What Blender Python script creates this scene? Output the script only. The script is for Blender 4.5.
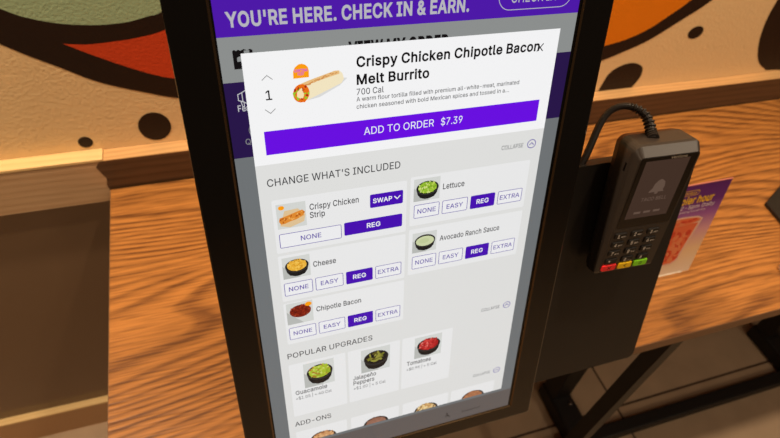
import bpy, bmesh, math, random
from mathutils import Vector, Matrix
from mathutils.geometry import delaunay_2d_cdt
random.seed(7)
scene = bpy.context.scene
for o in list(bpy.data.objects):
    bpy.data.objects.remove(o)
COL = scene.collection

# ------------------------------------------------------------------ camera
ZC = 1.712                                   # eye height above the floor
XR = Vector((0.947962, -0.304616, 0.092610))
YD = Vector((-0.160724, -0.708944, -0.686706))
FW = Vector((0.274837, 0.636087, -0.721012))
cam_d = bpy.data.cameras.new('camera')
cam = bpy.data.objects.new('camera', cam_d)
COL.objects.link(cam)
mw = Matrix.Identity(4)
for i in range(3):
    mw[i][0] = XR[i]; mw[i][1] = -YD[i]; mw[i][2] = -FW[i]
mw[2][3] = ZC
cam.matrix_world = mw
cam_d.sensor_width = 36.0
cam_d.lens = 26.274
cam_d.clip_start = 0.02
cam_d.dof.use_dof = True
cam_d.dof.focus_distance = 0.50
cam_d.dof.aperture_fstop = 9.0
scene.camera = cam

# ------------------------------------------------------------------ world, lights, exposure
vs = scene.view_settings
vs.view_transform = 'Standard'; vs.look = 'None'; vs.gamma = 1.0; vs.exposure = 0.0
vs.use_curve_mapping = False
world = bpy.data.worlds.new('world'); scene.world = world
world.use_nodes = True
bgn = world.node_tree.nodes['Background']
bgn.inputs[0].default_value = (1.0, 0.66, 0.40, 1)
bgn.inputs[1].default_value = 0.055

def spot(name, loc, target, power, size, blend, radius, color=(1, 0.62, 0.30)):
    d = bpy.data.lights.new(name, 'SPOT'); d.energy = power; d.color = color
    d.spot_size = math.radians(size); d.spot_blend = blend; d.shadow_soft_size = radius
    o = bpy.data.objects.new(name, d); COL.objects.link(o); o.location = loc
    o.rotation_euler = (Vector(target) - Vector(loc)).to_track_quat('-Z', 'Y').to_euler()
    return o
WARM = (1.0, 0.78, 0.54)
spot('ceiling_downlight', (-0.75, 0.62, 2.95), (-0.7, 0.66, 0), 145, 120, 0.6, 0.05, WARM)
spot('ceiling_downlight', (0.75, 0.27, 2.95), (0.75, 0.40, 0), 56, 120, 0.6, 0.05, WARM)
spot('ceiling_downlight', (2.05, 0.27, 2.95), (2.05, 0.40, 0), 56, 120, 0.6, 0.05, WARM)
spot('ceiling_downlight', (1.0, -1.6, 2.95), (1.0, -1.5, 0), 30, 130, 0.6, 0.08, WARM)
spot('ceiling_downlight', (-1.2, -1.6, 2.95), (-1.2, -1.5, 0), 30, 130, 0.6, 0.08, WARM)

ad = bpy.data.lights.new('pendant_panel', 'AREA'); ad.shape = 'RECTANGLE'; ad.size = 0.7; ad.size_y = 0.5; ad.energy = 8; ad.color = (1.0, 0.80, 0.58)
ao = bpy.data.objects.new('pendant_panel', ad); COL.objects.link(ao); ao.location = (1.95, -0.70, 2.75)
ao.rotation_euler = (Vector((0.6, 0.3, 1.1)) - Vector(ao.location)).to_track_quat('-Z', 'Y').to_euler()

# ------------------------------------------------------------------ colour + material helpers
def lin(c):
    c = c / 255.0
    return c / 12.92 if c <= 0.04045 else ((c + 0.055) / 1.055) ** 2.4
def rgb(r, g, b): return (lin(r), lin(g), lin(b), 1.0)
MATS = {}
def pmat(name, col, rough=0.5, spec=0.5, metal=0.0, bump=None):
    if name in MATS: return MATS[name]
    m = bpy.data.materials.new(name); m.use_nodes = True
    nt = m.node_tree; b = nt.nodes['Principled BSDF']
    b.inputs['Base Color'].default_value = col
    b.inputs['Roughness'].default_value = rough
    b.inputs['Specular IOR Level'].default_value = spec
    b.inputs['Metallic'].default_value = metal
    if bump:
        sc, st, dist = bump
        tc = nt.nodes.new('ShaderNodeTexCoord')
        n = nt.nodes.new('ShaderNodeTexNoise'); n.inputs['Scale'].default_value = sc
        n.inputs['Detail'].default_value = 3
        bp = nt.nodes.new('ShaderNodeBump'); bp.inputs['Strength'].default_value = st
        bp.inputs['Distance'].default_value = dist
        nt.links.new(tc.outputs['Object'], n.inputs['Vector'])
        nt.links.new(n.outputs['Fac'], bp.inputs['Height'])
        nt.links.new(bp.outputs['Normal'], b.inputs['Normal'])
    MATS[name] = m
    return m
def emat(name, col, strength=1.0):
    if name in MATS: return MATS[name]
    m = bpy.data.materials.new(name); m.use_nodes = True
    nt = m.node_tree; nt.nodes.clear()
    e = nt.nodes.new('ShaderNodeEmission'); e.inputs[0].default_value = col
    e.inputs[1].default_value = strength
    out = nt.nodes.new('ShaderNodeOutputMaterial')
    nt.links.new(e.outputs[0], out.inputs[0])
    MATS[name] = m
    return m
def wood(name, light, dark, band=38.0, rough=0.38, spec=0.35, pores=0.5, axis=0, warp=0.10):
    """oak-like grain running along X of the object"""
    m = bpy.data.materials.new(name); m.use_nodes = True
    nt = m.node_tree; L = nt.links; N = nt.nodes
    b = N['Principled BSDF']
    tc = N.new('ShaderNodeTexCoord')
    mp = N.new('ShaderNodeMapping')
    mp.inputs['Scale'].default_value = (0.26, 1.0, 1.0)
    L.new(tc.outputs['Object'], mp.inputs['Vector'])
    # broad warping field that makes the cathedral arches
    wn = N.new('ShaderNodeTexNoise'); wn.inputs['Scale'].default_value = 3.2
    wn.inputs['Detail'].default_value = 1.5
    L.new(mp.outputs[0], wn.inputs['Vector'])
    sep = N.new('ShaderNodeSeparateXYZ'); L.new(mp.outputs[0], sep.inputs[0])
    md = N.new('ShaderNodeMath'); md.operation = 'MULTIPLY_ADD'
    md.inputs[1].default_value = warp; L.new(wn.outputs['Fac'], md.inputs[0])
    ad = N.new('ShaderNodeMath'); ad.operation = 'ADD'
    L.new(sep.outputs['Y'], ad.inputs[0]); L.new(sep.outputs['Z'], ad.inputs[1])
    L.new(ad.outputs[0], md.inputs[2])
    ms = N.new('ShaderNodeMath'); ms.operation = 'MULTIPLY'; ms.inputs[1].default_value = band
    L.new(md.outputs[0], ms.inputs[0])
    fr = N.new('ShaderNodeMath'); fr.operation = 'FRACT'; L.new(ms.outputs[0], fr.inputs[0])
    r1 = N.new('ShaderNodeValToRGB')
    r1.color_ramp.elements[0].position = 0.0; r1.color_ramp.elements[0].color = (0.75, 0.75, 0.75, 1)
    r1.color_ramp.elements[1].position = 1.0; r1.color_ramp.elements[1].color = (0.7, 0.7, 0.7, 1)
    for p, v in ((0.10, 0.15), (0.35, 0.0), (0.62, 0.35), (0.85, 0.95)):
        e = r1.color_ramp.elements.new(p); e.color = (v, v, v, 1)
    L.new(fr.outputs[0], r1.inputs[0])
    # fine pores, long along the grain
    mp2 = N.new('ShaderNodeMapping'); mp2.inputs['Scale'].default_value = (14, 260, 260)
    L.new(tc.outputs['Object'], mp2.inputs['Vector'])
    pn = N.new('ShaderNodeTexNoise'); pn.inputs['Scale'].default_value = 1.0
    pn.inputs['Detail'].default_value = 3; L.new(mp2.outputs[0], pn.inputs['Vector'])
    r2 = N.new('ShaderNodeValToRGB')
    r2.color_ramp.elements[0].position = 0.42; r2.color_ramp.elements[0].color = (0, 0, 0, 1)
    r2.color_ramp.elements[1].position = 0.68; r2.color_ramp.elements[1].color = (1, 1, 1, 1)
    L.new(pn.outputs['Fac'], r2.inputs[0])
    # blotchy mid noise
    mp3 = N.new('ShaderNodeMapping'); mp3.inputs['Scale'].default_value = (3, 22, 22)
    L.new(tc.outputs['Object'], mp3.inputs['Vector'])
    bn = N.new('ShaderNodeTexNoise'); bn.inputs['Scale'].default_value = 1.0; bn.inputs['Detail'].default_value = 2
    L.new(mp3.outputs[0], bn.inputs['Vector'])
    a1 = N.new('ShaderNodeMath'); a1.operation = 'MULTIPLY_ADD'; a1.inputs[1].default_value = pores
    L.new(r2.outputs[0], a1.inputs[0])
    a0 = N.new('ShaderNodeMath'); a0.operation = 'MULTIPLY'
    L.new(r1.outputs[0], a0.inputs[0]); L.new(bn.outputs['Fac'], a0.inputs[1])
    a0b = N.new('ShaderNodeMath'); a0b.operation = 'MULTIPLY'; a0b.inputs[1].default_value = 1.35
    L.new(a0.outputs[0], a0b.inputs[0])
    L.new(a0b.outputs[0], a1.inputs[2])
    a1.use_clamp = True
    mx = N.new('ShaderNodeMix'); mx.data_type = 'RGBA'
    mx.inputs['A'].default_value = light; mx.inputs['B'].default_value = dark
    L.new(a1.outputs[0], mx.inputs['Factor'])
    L.new(mx.outputs['Result'], b.inputs['Base Color'])
    bp = N.new('ShaderNodeBump'); bp.inputs['Strength'].default_value = 0.25
    bp.inputs['Distance'].default_value = 0.0006; bp.invert = True
    L.new(r2.outputs[0], bp.inputs['Height']); L.new(bp.outputs[0], b.inputs['Normal'])
    b.inputs['Roughness'].default_value = rough
    b.inputs['Specular IOR Level'].default_value = spec
    MATS[name] = m
    return m

# ------------------------------------------------------------------ object helpers
def prop(o, label=None, cat=None, group=None, kind=None):
    if label: o['label'] = label
    if cat: o['category'] = cat
    if group: o['group'] = group
    if kind: o['kind'] = kind
    return o
def thing(name, loc, label, cat, group=None):
    o = bpy.data.objects.new(name, None); COL.objects.link(o)
    o.location = loc; o.empty_display_size = 0.02
    return prop(o, label, cat, group)
def origin(o):
    p = Vector((0, 0, 0))
    while o is not None:
        p = p + o.location; o = o.parent
    return p
def link(name, me, mats, parent=None, smooth=False):
    """me is in world coordinates; its origin becomes the parent's origin"""
    for m in (mats if isinstance(mats, (list, tuple)) else [mats]):
        me.materials.append(m)
    if smooth:
        for p in me.polygons: p.use_smooth = True
    o = bpy.data.objects.new(name, me); COL.objects.link(o)
    if parent is not None:
        me.transform(Matrix.Translation(-origin(parent))); o.parent = parent
    else:
        bb = [Vector(v.co) for v in me.vertices]
        c = Vector((sum(v.x for v in bb) / len(bb), sum(v.y for v in bb) / len(bb), min(v.z for v in bb)))
        me.transform(Matrix.Translation(-c)); o.location = c
    return o
def bm_obj(name, bm, mats, parent=None, smooth=False):
    bmesh.ops.recalc_face_normals(bm, faces=bm.faces)
    me = bpy.data.meshes.new(name); bm.to_mesh(me); bm.free()
    return link(name, me, mats, parent, smooth)
class Frame:
    """local axes: a, b in a face plane, n out of it"""
    def __init__(s, O, a, b, n): s.O, s.a, s.b, s.n = Vector(O), Vector(a), Vector(b), Vector(n)
    def p(s, x, y, z=0.0): return s.O + s.a * x + s.b * y + s.n * z
WORLD = Frame((0, 0, 0), (1, 0, 0), (0, 1, 0), (0, 0, 1))
def add_box(bm, fr, x0, x1, y0, y1, z0, z1, bev=0.0, mi=0):
    vs_ = [bm.verts.new(fr.p(x, y, z)) for x in (x0, x1) for y in (y0, y1) for z in (z0, z1)]
    fs = []
    for f in ((0, 1, 3, 2), (4, 6, 7, 5), (0, 4, 5, 1), (2, 3, 7, 6), (0, 2, 6, 4), (1, 5, 7, 3)):
        fc = bm.faces.new([vs_[i] for i in f]); fc.material_index = mi; fs.append(fc)
    if bev > 0:
        es = list({e for f in fs for e in f.edges})
        bmesh.ops.bevel(bm, geom=es, offset=bev, segments=2, affect='EDGES', profile=0.5)
def box(name, mat, x0, x1, y0, y1, z0, z1, parent=None, bev=0.0, fr=WORLD):
    bm = bmesh.new(); add_box(bm, fr, x0, x1, y0, y1, z0, z1, bev)
    return bm_obj(name, bm, mat, parent)
def rrect(x0, x1, y0, y1, r, k=6):
    """rounded rectangle, ccw; r single radius or (bl, br, tr, tl)"""
    if not isinstance(r, (tuple, list)): r = (r,) * 4
    pts = []
    for (cx, cy, rr, a0) in ((x0 + r[0], y0 + r[0], r[0], 180), (x1 - r[1], y0 + r[1], r[1], 270),
                             (x1 - r[2], y1 - r[2], r[2], 0), (x0 + r[3], y1 - r[3], r[3], 90)):
        for i in range(k + 1):
            a = math.radians(a0 + 90 * i / k)
            pts.append((cx + rr * math.cos(a), cy + rr * math.sin(a)))
    return pts
def loft(bm, rings, cap0=True, cap1=True, close=False, mi=0):
    R = [[bm.verts.new(p) for p in ring] for ring in rings]
    n = len(R[0]); seq = list(zip(R[:-1], R[1:]))
    if close: seq.append((R[-1], R[0]))
    for A, B in seq:
        for i in range(n):
            f = bm.faces.new((A[i], A[(i + 1) % n], B[(i + 1) % n], B[i])); f.material_index = mi
    if cap0 and not close: bm.faces.new(R[0][::-1]).material_index = mi
    if cap1 and not close: bm.faces.new(R[-1]).material_index = mi
def tube(bm, path, rad, seg=14, cap=True):
    path = [Vector(p) for p in path]; rings = []
    up = Vector((0.3, 0.2, 1)).normalized()
    t0 = (path[1] - path[0]).normalized()
    nrm = (up - t0 * up.dot(t0)).normalized()
    for i, p in enumerate(path):
        t = (path[min(i + 1, len(path) - 1)] - path[max(i - 1, 0)]).normalized()
        nrm = (nrm - t * nrm.dot(t)).normalized(); bn = t.cross(nrm)
        r = rad[i] if isinstance(rad, (list, tuple)) else rad
        rings.append([p + (nrm * math.cos(2 * math.pi * k / seg) + bn * math.sin(2 * math.pi * k / seg)) * r for k in range(seg)])
    loft(bm, rings, cap, cap)
def spline(pts, n=8):
    P = [Vector(p) for p in pts]; out = []
    for i in range(len(P) - 1):
        p0 = P[max(i - 1, 0)]; p1 = P[i]; p2 = P[i + 1]; p3 = P[min(i + 2, len(P) - 1)]
        for k in range(n):
            t = k / n
            out.append(0.5 * ((2 * p1) + (p2 - p0) * t + (2 * p0 - 5 * p1 + 4 * p2 - p3) * t * t + (3 * p1 - p0 - 3 * p2 + p3) * t ** 3))
    out.append(P[-1]); return out

# --- flat artwork: layered polygons and letters on a face
_fontcache = {}
SPACE_W, CAP = 47.0, 127.0
LETTERS = {}
for row in r"""
# 110 60,0,81,127,94,127,73,0/3,35,5,48,100,48,98,35/16,0,37,127,50,127,29,0/10,79,12,92,107,92,105,79
$ 112 50,-19,50,146,61,146,61,-19/56,-2,43,-1,32,2,23,8,16,15,12,24,10,34,26,34,28,27,31,22,36,18,42,15,56,12,64,13,71,15,78,18,82,23,85,28,86,35,86,40,83,45,74,51,61,56,46,60,32,65,22,72,15,82,13,93,14,103,19,112,26,119,34,124,45,128,57,129,69,128,79,124,88,119,94,112,99,104,100,94,84,94,82,103,76,109,67,113,56,115,49,114,42,112,36,109,32,105,30,100,29,94,30,88,33,83,42,77,53,73,66,70,78,66,90,59,99,49,101,43,102,35,101,25,97,16,90,8,81,3,69,-1
& 112 49,-2,38,-1,28,3,19,8,13,15,10,24,9,33,9,41,12,47,21,59,35,70,54,84,59,88,64,94,65,101,64,107,61,111,57,114,50,115,42,113,36,108,34,100,36,91,42,82,51,71,109,0,91,0,43,58,30,73,22,86,20,93,19,100,20,108,23,115,27,120,34,125,41,127,50,128,59,127,66,125,73,120,77,115,80,108,81,101,79,90,73,81,64,73,39,54,27,44,25,38,24,33,25,27,27,22,31,18,36,14,42,12,48,12,56,12,63,15,75,24,80,30,84,38,86,46,87,56,102,56,101,45,99,36,93,23,86,16,83,12,76,6,68,2,58,-1
' 52 19,79,18,127,34,127,32,79
* 114 50,56,51,83,29,68,22,79,47,91,22,104,29,115,51,100,50,127,63,127,62,100,84,115,90,104,66,91,90,79,84,68,62,83,63,56
+ 114 49,9,49,91,64,91,64,9/15,43,15,57,98,57,98,43
, 47 9,-30,17,18,34,18,21,-30
- 114 84,61,84,47,29,47,29,61
. 47 24,-1,19,0,16,2,13,6,12,10,13,15,16,18,19,21,24,22,28,21,32,18,34,15,35,10,34,6,32,2,28,0
0 114 57,-2,44,0,32,6,24,15,17,28,13,44,12,64,13,83,17,99,24,112,33,121,44,127,57,129,70,127,81,121,90,112,96,99,100,83,101,64,100,44,96,28,90,15,81,6,70,0/57,12,65,14,73,18,78,26,83,36,85,49,86,64,85,79,83,91,78,101,73,109,65,113,57,115,48,113,41,109,35,101,31,91,28,79,27,64,28,49,31,36,35,26,41,18,48,14
1 114 19,0,19,14,98,14,98,0/69,127,69,0,53,0,53,112,52,112,22,89,22,107,50,127
2 114 16,0,16,12,59,57,71,71,78,82,80,93,79,99,77,105,73,109,68,112,56,115,49,114,43,112,38,108,35,103,32,97,32,90,16,90,18,101,22,111,28,118,36,124,45,128,56,129,67,128,76,124,84,119,90,111,94,103,95,93,93,79,84,65,67,45,38,15,38,14,97,14,97,0
3 114 54,-2,43,-1,33,2,24,7,18,14,13,23,11,33,27,33,29,27,32,22,36,18,41,15,55,12,69,15,74,19,79,23,81,29,82,36,81,43,79,49,75,54,69,58,61,61,50,62,39,62,39,75,72,112,72,113,17,113,17,127,93,127,93,115,53,70,53,72,66,72,77,69,86,63,93,56,97,46,98,36,97,26,93,17,86,9,77,3,67,-1
4 114 10,26,10,40,62,127,78,127,27,41,103,41,103,26/70,0,70,30,70,37,70,79,86,79,86,0
5 114 55,-2,45,-1,35,3,27,8,21,15,17,23,15,33,31,33,32,27,34,22,43,15,55,12,63,13,69,16,74,20,79,26,81,33,82,41,81,48,78,55,74,61,69,66,62,68,54,69,42,67,32,61,17,63,24,127,92,127,92,113,38,113,33,75,34,75,44,81,57,83,66,83,73,80,80,76,86,71,91,65,95,58,97,50,98,41,96,29,92,19,86,10,77,4,67,0
6 114 57,-2,45,0,36,4,27,10,21,19,17,29,16,40,17,50,20,60,34,85,63,127,80,127,38,65,36,65,41,72,49,77,59,79,70,77,79,74,87,68,92,60,96,50,97,39,96,28,92,18,86,10,78,4,68,0/57,12,64,13,70,16,75,20,79,25,81,32,82,39,81,47,79,53,75,59,70,63,64,65,57,66,50,65,43,63,38,59,34,53,32,47,31,40,32,32,34,25,38,20,43,16,50,13
7 114 24,0,81,112,81,113,16,113,16,127,98,127,98,112,41,0
8 114 57,-2,44,-1,34,3,25,8,19,15,14,24,13,34,14,42,16,49,20,55,25,60,31,64,38,66,38,67,30,70,23,77,19,85,18,95,19,104,23,112,29,119,36,124,46,128,57,129,67,128,77,124,84,119,90,112,94,104,95,95,94,85,90,77,83,70,75,67,75,66,82,64,88,60,93,55,97,49,99,42,100,34,99,24,95,15,88,8,79,3,69,-1/57,12,64,13,71,15,77,18,81,23,83,28,84,35,83,41,81,47,76,52,71,56,64,58,57,59,49,58,42,56,37,52,32,47,30,41,29,35,30,28,32,23,36,18,42,15,49,13/57,72,69,75,73,78,77,83,79,88,80,94,79,100,77,105,73,109,69,112,57,115,44,112,40,109,36,105,34,100,33,94,34,88,36,83,40,78,44,75
9 114 57,129,68,128,78,124,86,117,92,109,96,98,97,87,96,77,93,67,79,42,50,0,33,0,75,62,77,62,72,55,64,50,54,49,44,50,34,54,27,59,21,67,17,77,16,88,17,99,21,109,27,117,36,124,45,128/57,115,50,114,44,112,38,107,35,102,32,95,31,88,32,80,35,74,38,68,44,64,50,62,57,61,64,62,70,64,75,68,79,74,81,80,82,88,81,95,79,102,75,107,70,112,64,114
A 120 4,0,50,127,69,127,116,0,99,0,72,76,66,93,58,120,61,120,53,93,48,76,21,0/27,36,27,50,92,50,92,36
B 114 15,0,15,127,60,127,72,126,82,123,90,117,95,110,98,102,100,93,99,86,97,80,89,71,79,67,79,66,85,64,91,61,96,57,101,51,104,43,104,34,103,25,100,17,94,10,86,4,75,1,62,0/31,14,61,14,74,16,82,20,87,26,89,34,88,40,86,46,82,51,76,54,70,57,62,58,31,58/31,71,59,71,72,74,77,77,81,82,83,87,84,93,83,101,78,107,71,111,60,113,31,113
C 128 67,-2,51,0,38,6,26,16,17,29,12,45,10,64,12,82,17,98,26,111,38,121,51,127,67,129,85,126,93,123,101,118,107,112,112,105,116,96,118,87,102,87,97,99,89,107,79,112,67,114,56,112,46,108,38,101,31,91,27,78,26,64,27,49,31,36,38,26,46,19,56,15,67,13,79,15,89,20,97,29,102,40,118,40,116,31,112,23,107,16,101,9,93,5,85,1,76,-1
D 126 55,0,24,0,24,14,54,14,68,16,79,20,88,27,95,37,99,49,100,64,99,78,95,90,89,100,80,107,69,111,55,113,23,113,23,127,56,127,74,125,88,120,100,110,108,98,114,82,115,64,114,45,108,30,100,17,88,8,73,2/31,127,31,0,15,0,15,127
E 105 15,0,15,127,93,127,93,113,31,113,31,71,89,71,89,57,31,57,31,14,94,14,94,0
F 103 15,0,15,127,92,127,92,113,31,113,31,70,87,70,87,55,31,55,31,0
G 131 67,-2,51,0,37,6,26,16,17,29,12,45,10,64,12,82,17,98,26,111,37,121,51,127,66,129,76,128,85,126,93,122,101,117,107,111,112,104,116,96,119,87,102,87,97,98,89,107,79,112,66,114,56,112,46,108,38,101,31,91,27,78,26,64,27,49,31,36,38,26,46,19,56,15,67,13,77,14,86,18,94,23,99,31,103,40,104,51,109,50,71,50,71,64,119,64,119,50,118,35,113,23,105,12,94,5,82,0
H 130 15,0,15,127,31,127,31,72,98,72,98,127,114,127,114,0,98,0,98,58,31,58,31,0
I 76 8,0,8,14,30,14,30,113,8,113,8,127,67,127,67,113,46,113,46,14,67,14,67,0
J 100 46,-2,31,1,19,8,11,20,8,36,8,43,24,43,24,36,26,26,30,19,37,14,46,12,55,14,62,19,66,26,68,36,68,127,84,127,84,36,81,20,74,8,61,1
K 117 26,36,26,54,35,65,44,76,53,86,91,127,112,127,58,69,57,69/15,0,15,127,31,127,31,84,31,56,31,48,31,0/93,0,47,65,57,77,112,0
L 99 15,0,15,127,31,127,31,14,90,14,90,0
M 157 15,0,15,127,38,127,69,47,72,40,75,31,78,21,80,12,77,12,79,21,82,30,86,40,88,47,119,127,142,127,142,0,126,0,126,73,126,82,126,92,127,103,127,114,128,114,124,102,120,91,117,80,114,73,85,0,72,0,43,73,40,80,36,90,32,102,28,114,30,114,30,104,30,93,30,82,30,73,30,0
N 131 15,0,15,127,34,127,86,46,91,38,97,27,103,14,101,13,100,27,100,39,100,49,100,127,116,127,116,0,97,0,51,73,44,83,37,95,27,113,30,113,31,96,31,82,31,73,31,0
O 134 67,-2,51,0,38,6,26,16,17,29,12,45,10,64,12,82,17,98,26,111,38,121,51,127,67,129,82,127,96,121,107,111,116,98,121,82,123,64,121,45,116,29,107,16,96,6,82,0/67,13,78,15,87,19,96,26,102,36,106,49,108,64,106,79,102,91,96,101,87,108,78,113,67,114,56,112,46,108,38,101,31,91,27,79,26,64,27,49,31,36,38,26,46,19,56,15
P 112 15,0,15,127,59,127,72,126,83,122,91,116,97,107,101,98,102,87,101,76,97,66,91,58,83,52,72,48,59,46,27,46,27,61,58,61,67,61,74,64,80,68,83,73,85,80,86,87,85,94,83,100,80,106,74,110,67,112,58,113,31,113,31,0
Q 134 61,40,78,40,92,21,96,16,117,-12,100,-12,86,7,83,11/67,-2,51,0,38,6,26,16,17,29,12,45,10,64,12,82,17,98,26,111,38,121,51,127,67,129,82,127,96,121,107,111,116,98,121,82,123,64,121,45,116,29,107,16,96,6,82,0/67,13,78,15,87,19,96,26,102,36,106,49,108,64,106,79,102,91,96,101,87,108,78,113,67,114,56,112,46,108,38,101,31,91,27,79,26,64,27,49,31,36,38,26,46,19,56,15
R 113 15,0,15,127,59,127,72,126,83,122,92,116,98,108,101,99,102,88,101,77,98,68,92,60,83,54,72,51,59,49,24,49,24,64,58,64,67,64,74,67,80,70,83,75,86,81,86,88,86,95,83,101,80,106,74,110,67,112,58,113,31,113,31,0/88,0,58,57,76,57,107,0
S 112 56,-2,43,-1,32,2,23,8,16,15,12,24,10,34,26,34,28,27,31,22,36,18,42,15,56,12,64,13,71,15,78,18,82,23,85,28,86,35,86,40,83,45,74,51,61,56,46,60,32,65,22,72,15,82,13,93,14,103,19,112,26,119,34,124,45,128,57,129,69,128,79,124,88,119,94,112,99,104,100,94,84,94,82,103,76,109,67,113,56,115,49,114,42,112,36,109,32,105,30,100,29,94,30,88,33,83,42,77,53,73,66,70,78,66,90,59,99,49,101,43,102,35,101,25,97,16,90,8,81,3,69,-1
T 113 8,113,8,127,104,127,104,113,64,113,64,0,48,0,48,113
U 130 65,-2,51,-1,38,4,29,11,21,20,17,31,15,43,15,127,31,127,31,45,32,36,35,28,40,22,47,17,55,14,65,13,74,14,83,17,89,22,94,28,97,36,98,45,98,127,114,127,114,43,113,31,108,20,101,11,91,4,79,-1
V 120 51,0,4,127,21,127,48,52,54,34,62,8,59,8,67,35,72,52,99,127,116,127,69,0
W 172 39,0,4,127,21,127,41,49,44,36,47,23,49,10,47,10,50,23,53,36,56,49,77,127,95,127,115,49,119,36,122,23,124,10,122,10,125,23,128,36,131,49,151,127,167,127,133,0,114,0,92,81,88,98,84,119,87,119,84,99,79,81,58,0
X 119 5,0,54,71,54,59,7,127,26,127,44,100,51,90,56,82,61,73,58,73,63,82,68,90,75,100,93,127,112,127,65,60,65,72,114,0,95,0,73,32,67,41,62,49,58,58,61,58,56,49,52,41,45,32,23,0
Y 118 51,0,51,52,4,127,23,127,48,86,56,73,62,58,56,58,63,73,70,86,95,127,114,127,67,52,67,0
Z 110 10,0,10,12,68,96,77,108,85,119,87,114,71,113,56,113,10,113,10,127,99,127,99,115,42,32,33,20,24,8,23,14,38,14,54,14,100,14,100,0
a 98 40,-2,31,-1,24,1,17,5,12,11,9,18,8,27,8,34,11,40,15,45,19,48,31,53,45,55,58,57,66,59,68,61,69,64,67,74,60,80,49,83,37,81,29,75,25,68,10,73,14,81,20,87,26,91,33,94,48,96,60,95,71,90,76,86,81,80,83,72,84,63,84,0,69,0,69,13,68,13,63,6,54,0/43,11,50,12,57,15,62,19,66,23,68,29,69,34,69,47,65,45,58,44,50,43,44,42,34,40,26,35,24,31,23,26,25,18,32,13
b 107 57,-2,49,-1,43,1,34,8,30,15,28,15,28,0,13,0,13,127,28,127,28,80,30,80,34,86,43,93,49,95,57,96,68,95,78,90,86,83,92,73,96,61,98,47,96,33,92,21,86,11,78,4,69,-1/55,12,63,13,70,16,75,22,79,29,81,38,82,47,81,57,79,65,75,72,70,78,63,81,55,82,47,81,40,78,35,73,31,66,29,57,28,47,29,37,31,29,35,22,40,16,47,13
c 99 52,-2,40,-1,29,4,21,11,14,21,10,33,9,47,10,61,14,73,21,83,29,90,40,95,52,96,65,94,76,89,85,80,90,69,76,65,73,72,67,78,61,81,52,82,43,81,36,78,31,72,27,65,25,56,24,47,25,38,27,29,31,22,36,16,43,13,52,12,61,13,68,17,73,22,76,29,91,26,85,14,77,5,65,0
d 107 49,-2,38,-1,28,4,20,11,14,21,10,33,9,47,10,61,14,73,20,83,28,90,38,95,49,96,57,95,63,93,72,86,77,80,78,80,78,127,93,127,93,0,78,0,78,15,77,15,72,8,63,1,57,-1/51,12,59,13,66,16,71,22,75,29,77,37,78,47,77,57,75,66,71,73,66,78,59,81,51,82,43,81,36,78,31,72,27,65,25,57,24,47,25,38,27,29,31,22,36,16,43,13
e 101 53,-2,40,-1,29,4,20,11,14,21,10,33,9,47,10,60,14,72,20,82,29,90,39,95,51,96,66,94,73,90,80,85,85,79,89,70,92,60,93,48,93,42,19,42,19,55,84,55,77,51,77,59,74,67,71,74,66,78,59,82,51,83,43,81,37,78,31,74,27,67,25,60,24,53,24,44,25,35,28,27,32,20,38,15,45,12,53,12,63,13,71,18,76,26,91,23,88,16,84,10,78,5,71,1,62,-1
f 64 57,95,57,82,2,82,2,95/20,0,20,108,21,115,24,121,28,126,34,130,47,132,56,132,61,130,57,117,54,118,49,118,43,118,39,115,36,111,35,105,35,0
g 107 52,-38,42,-37,33,-35,21,-28,13,-17,25,-10,30,-16,39,-22,52,-24,62,-23,71,-19,76,-12,78,-1,78,17,77,17,72,10,63,4,57,2,49,1,38,3,28,7,20,13,14,23,10,34,9,48,10,62,14,73,20,83,28,90,38,95,49,96,57,95,63,93,72,86,77,80,78,80,78,95,93,95,93,-2,92,-13,88,-22,81,-29,73,-34,63,-37/51,15,59,16,66,19,71,24,75,30,77,38,78,48,77,58,75,66,71,73,66,78,59,81,51,82,43,81,36,78,31,73,27,66,25,57,24,48,25,39,27,31,31,24,36,19,43,16
h 103 28,57,28,0,13,0,13,127,28,127,28,72,26,72,31,83,38,91,47,95,57,96,66,95,74,92,80,87,85,80,88,71,89,60,89,0,74,0,74,59,73,69,68,76,61,81,52,82,46,82,40,79,35,76,32,71,29,64
i 42 13,0,13,95,28,95,28,0/21,111,17,111,13,114,11,117,10,121,11,125,13,128,17,130,21,131,25,130,28,128,31,125,32,121,31,117,28,114,25,111
j 42 13,95,28,95,28,-8,28,-16,25,-23,22,-28,16,-32,9,-35,1,-36,-2,-36,-2,-22,1,-22,6,-21,10,-18,12,-13,13,-7/21,111,17,111,13,114,11,117,10,121,11,125,13,128,17,130,21,131,25,130,28,128,31,125,31,121,31,117,28,114,25,111
k 96 27,34,27,53,30,53,71,95,90,95,46,50,44,50/13,0,13,127,28,127,28,0/73,0,37,46,48,57,93,0
l 48 35,-1,25,1,18,5,14,12,13,21,13,127,28,127,28,25,30,16,32,14,37,13,40,13,42,14,45,1,40,0
m 153 13,0,13,95,28,95,28,74,27,74,29,81,33,86,43,94,55,97,64,95,72,90,77,83,80,74,78,74,80,80,84,86,95,94,109,97,117,96,124,93,130,88,135,82,138,74,139,64,139,0,124,0,124,63,122,72,118,78,112,82,105,83,99,82,94,80,86,73,84,62,84,0,69,0,69,65,67,72,63,78,57,81,50,83,39,80,35,77,31,72,29,67,28,59,28,0
n 103 28,57,28,0,13,0,13,95,28,95,28,72,26,72,31,83,38,91,47,95,57,96,66,95,74,92,80,87,85,80,88,71,89,60,89,0,74,0,74,59,73,69,68,76,61,81,52,82,46,82,40,79,35,76,32,71,29,64
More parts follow.
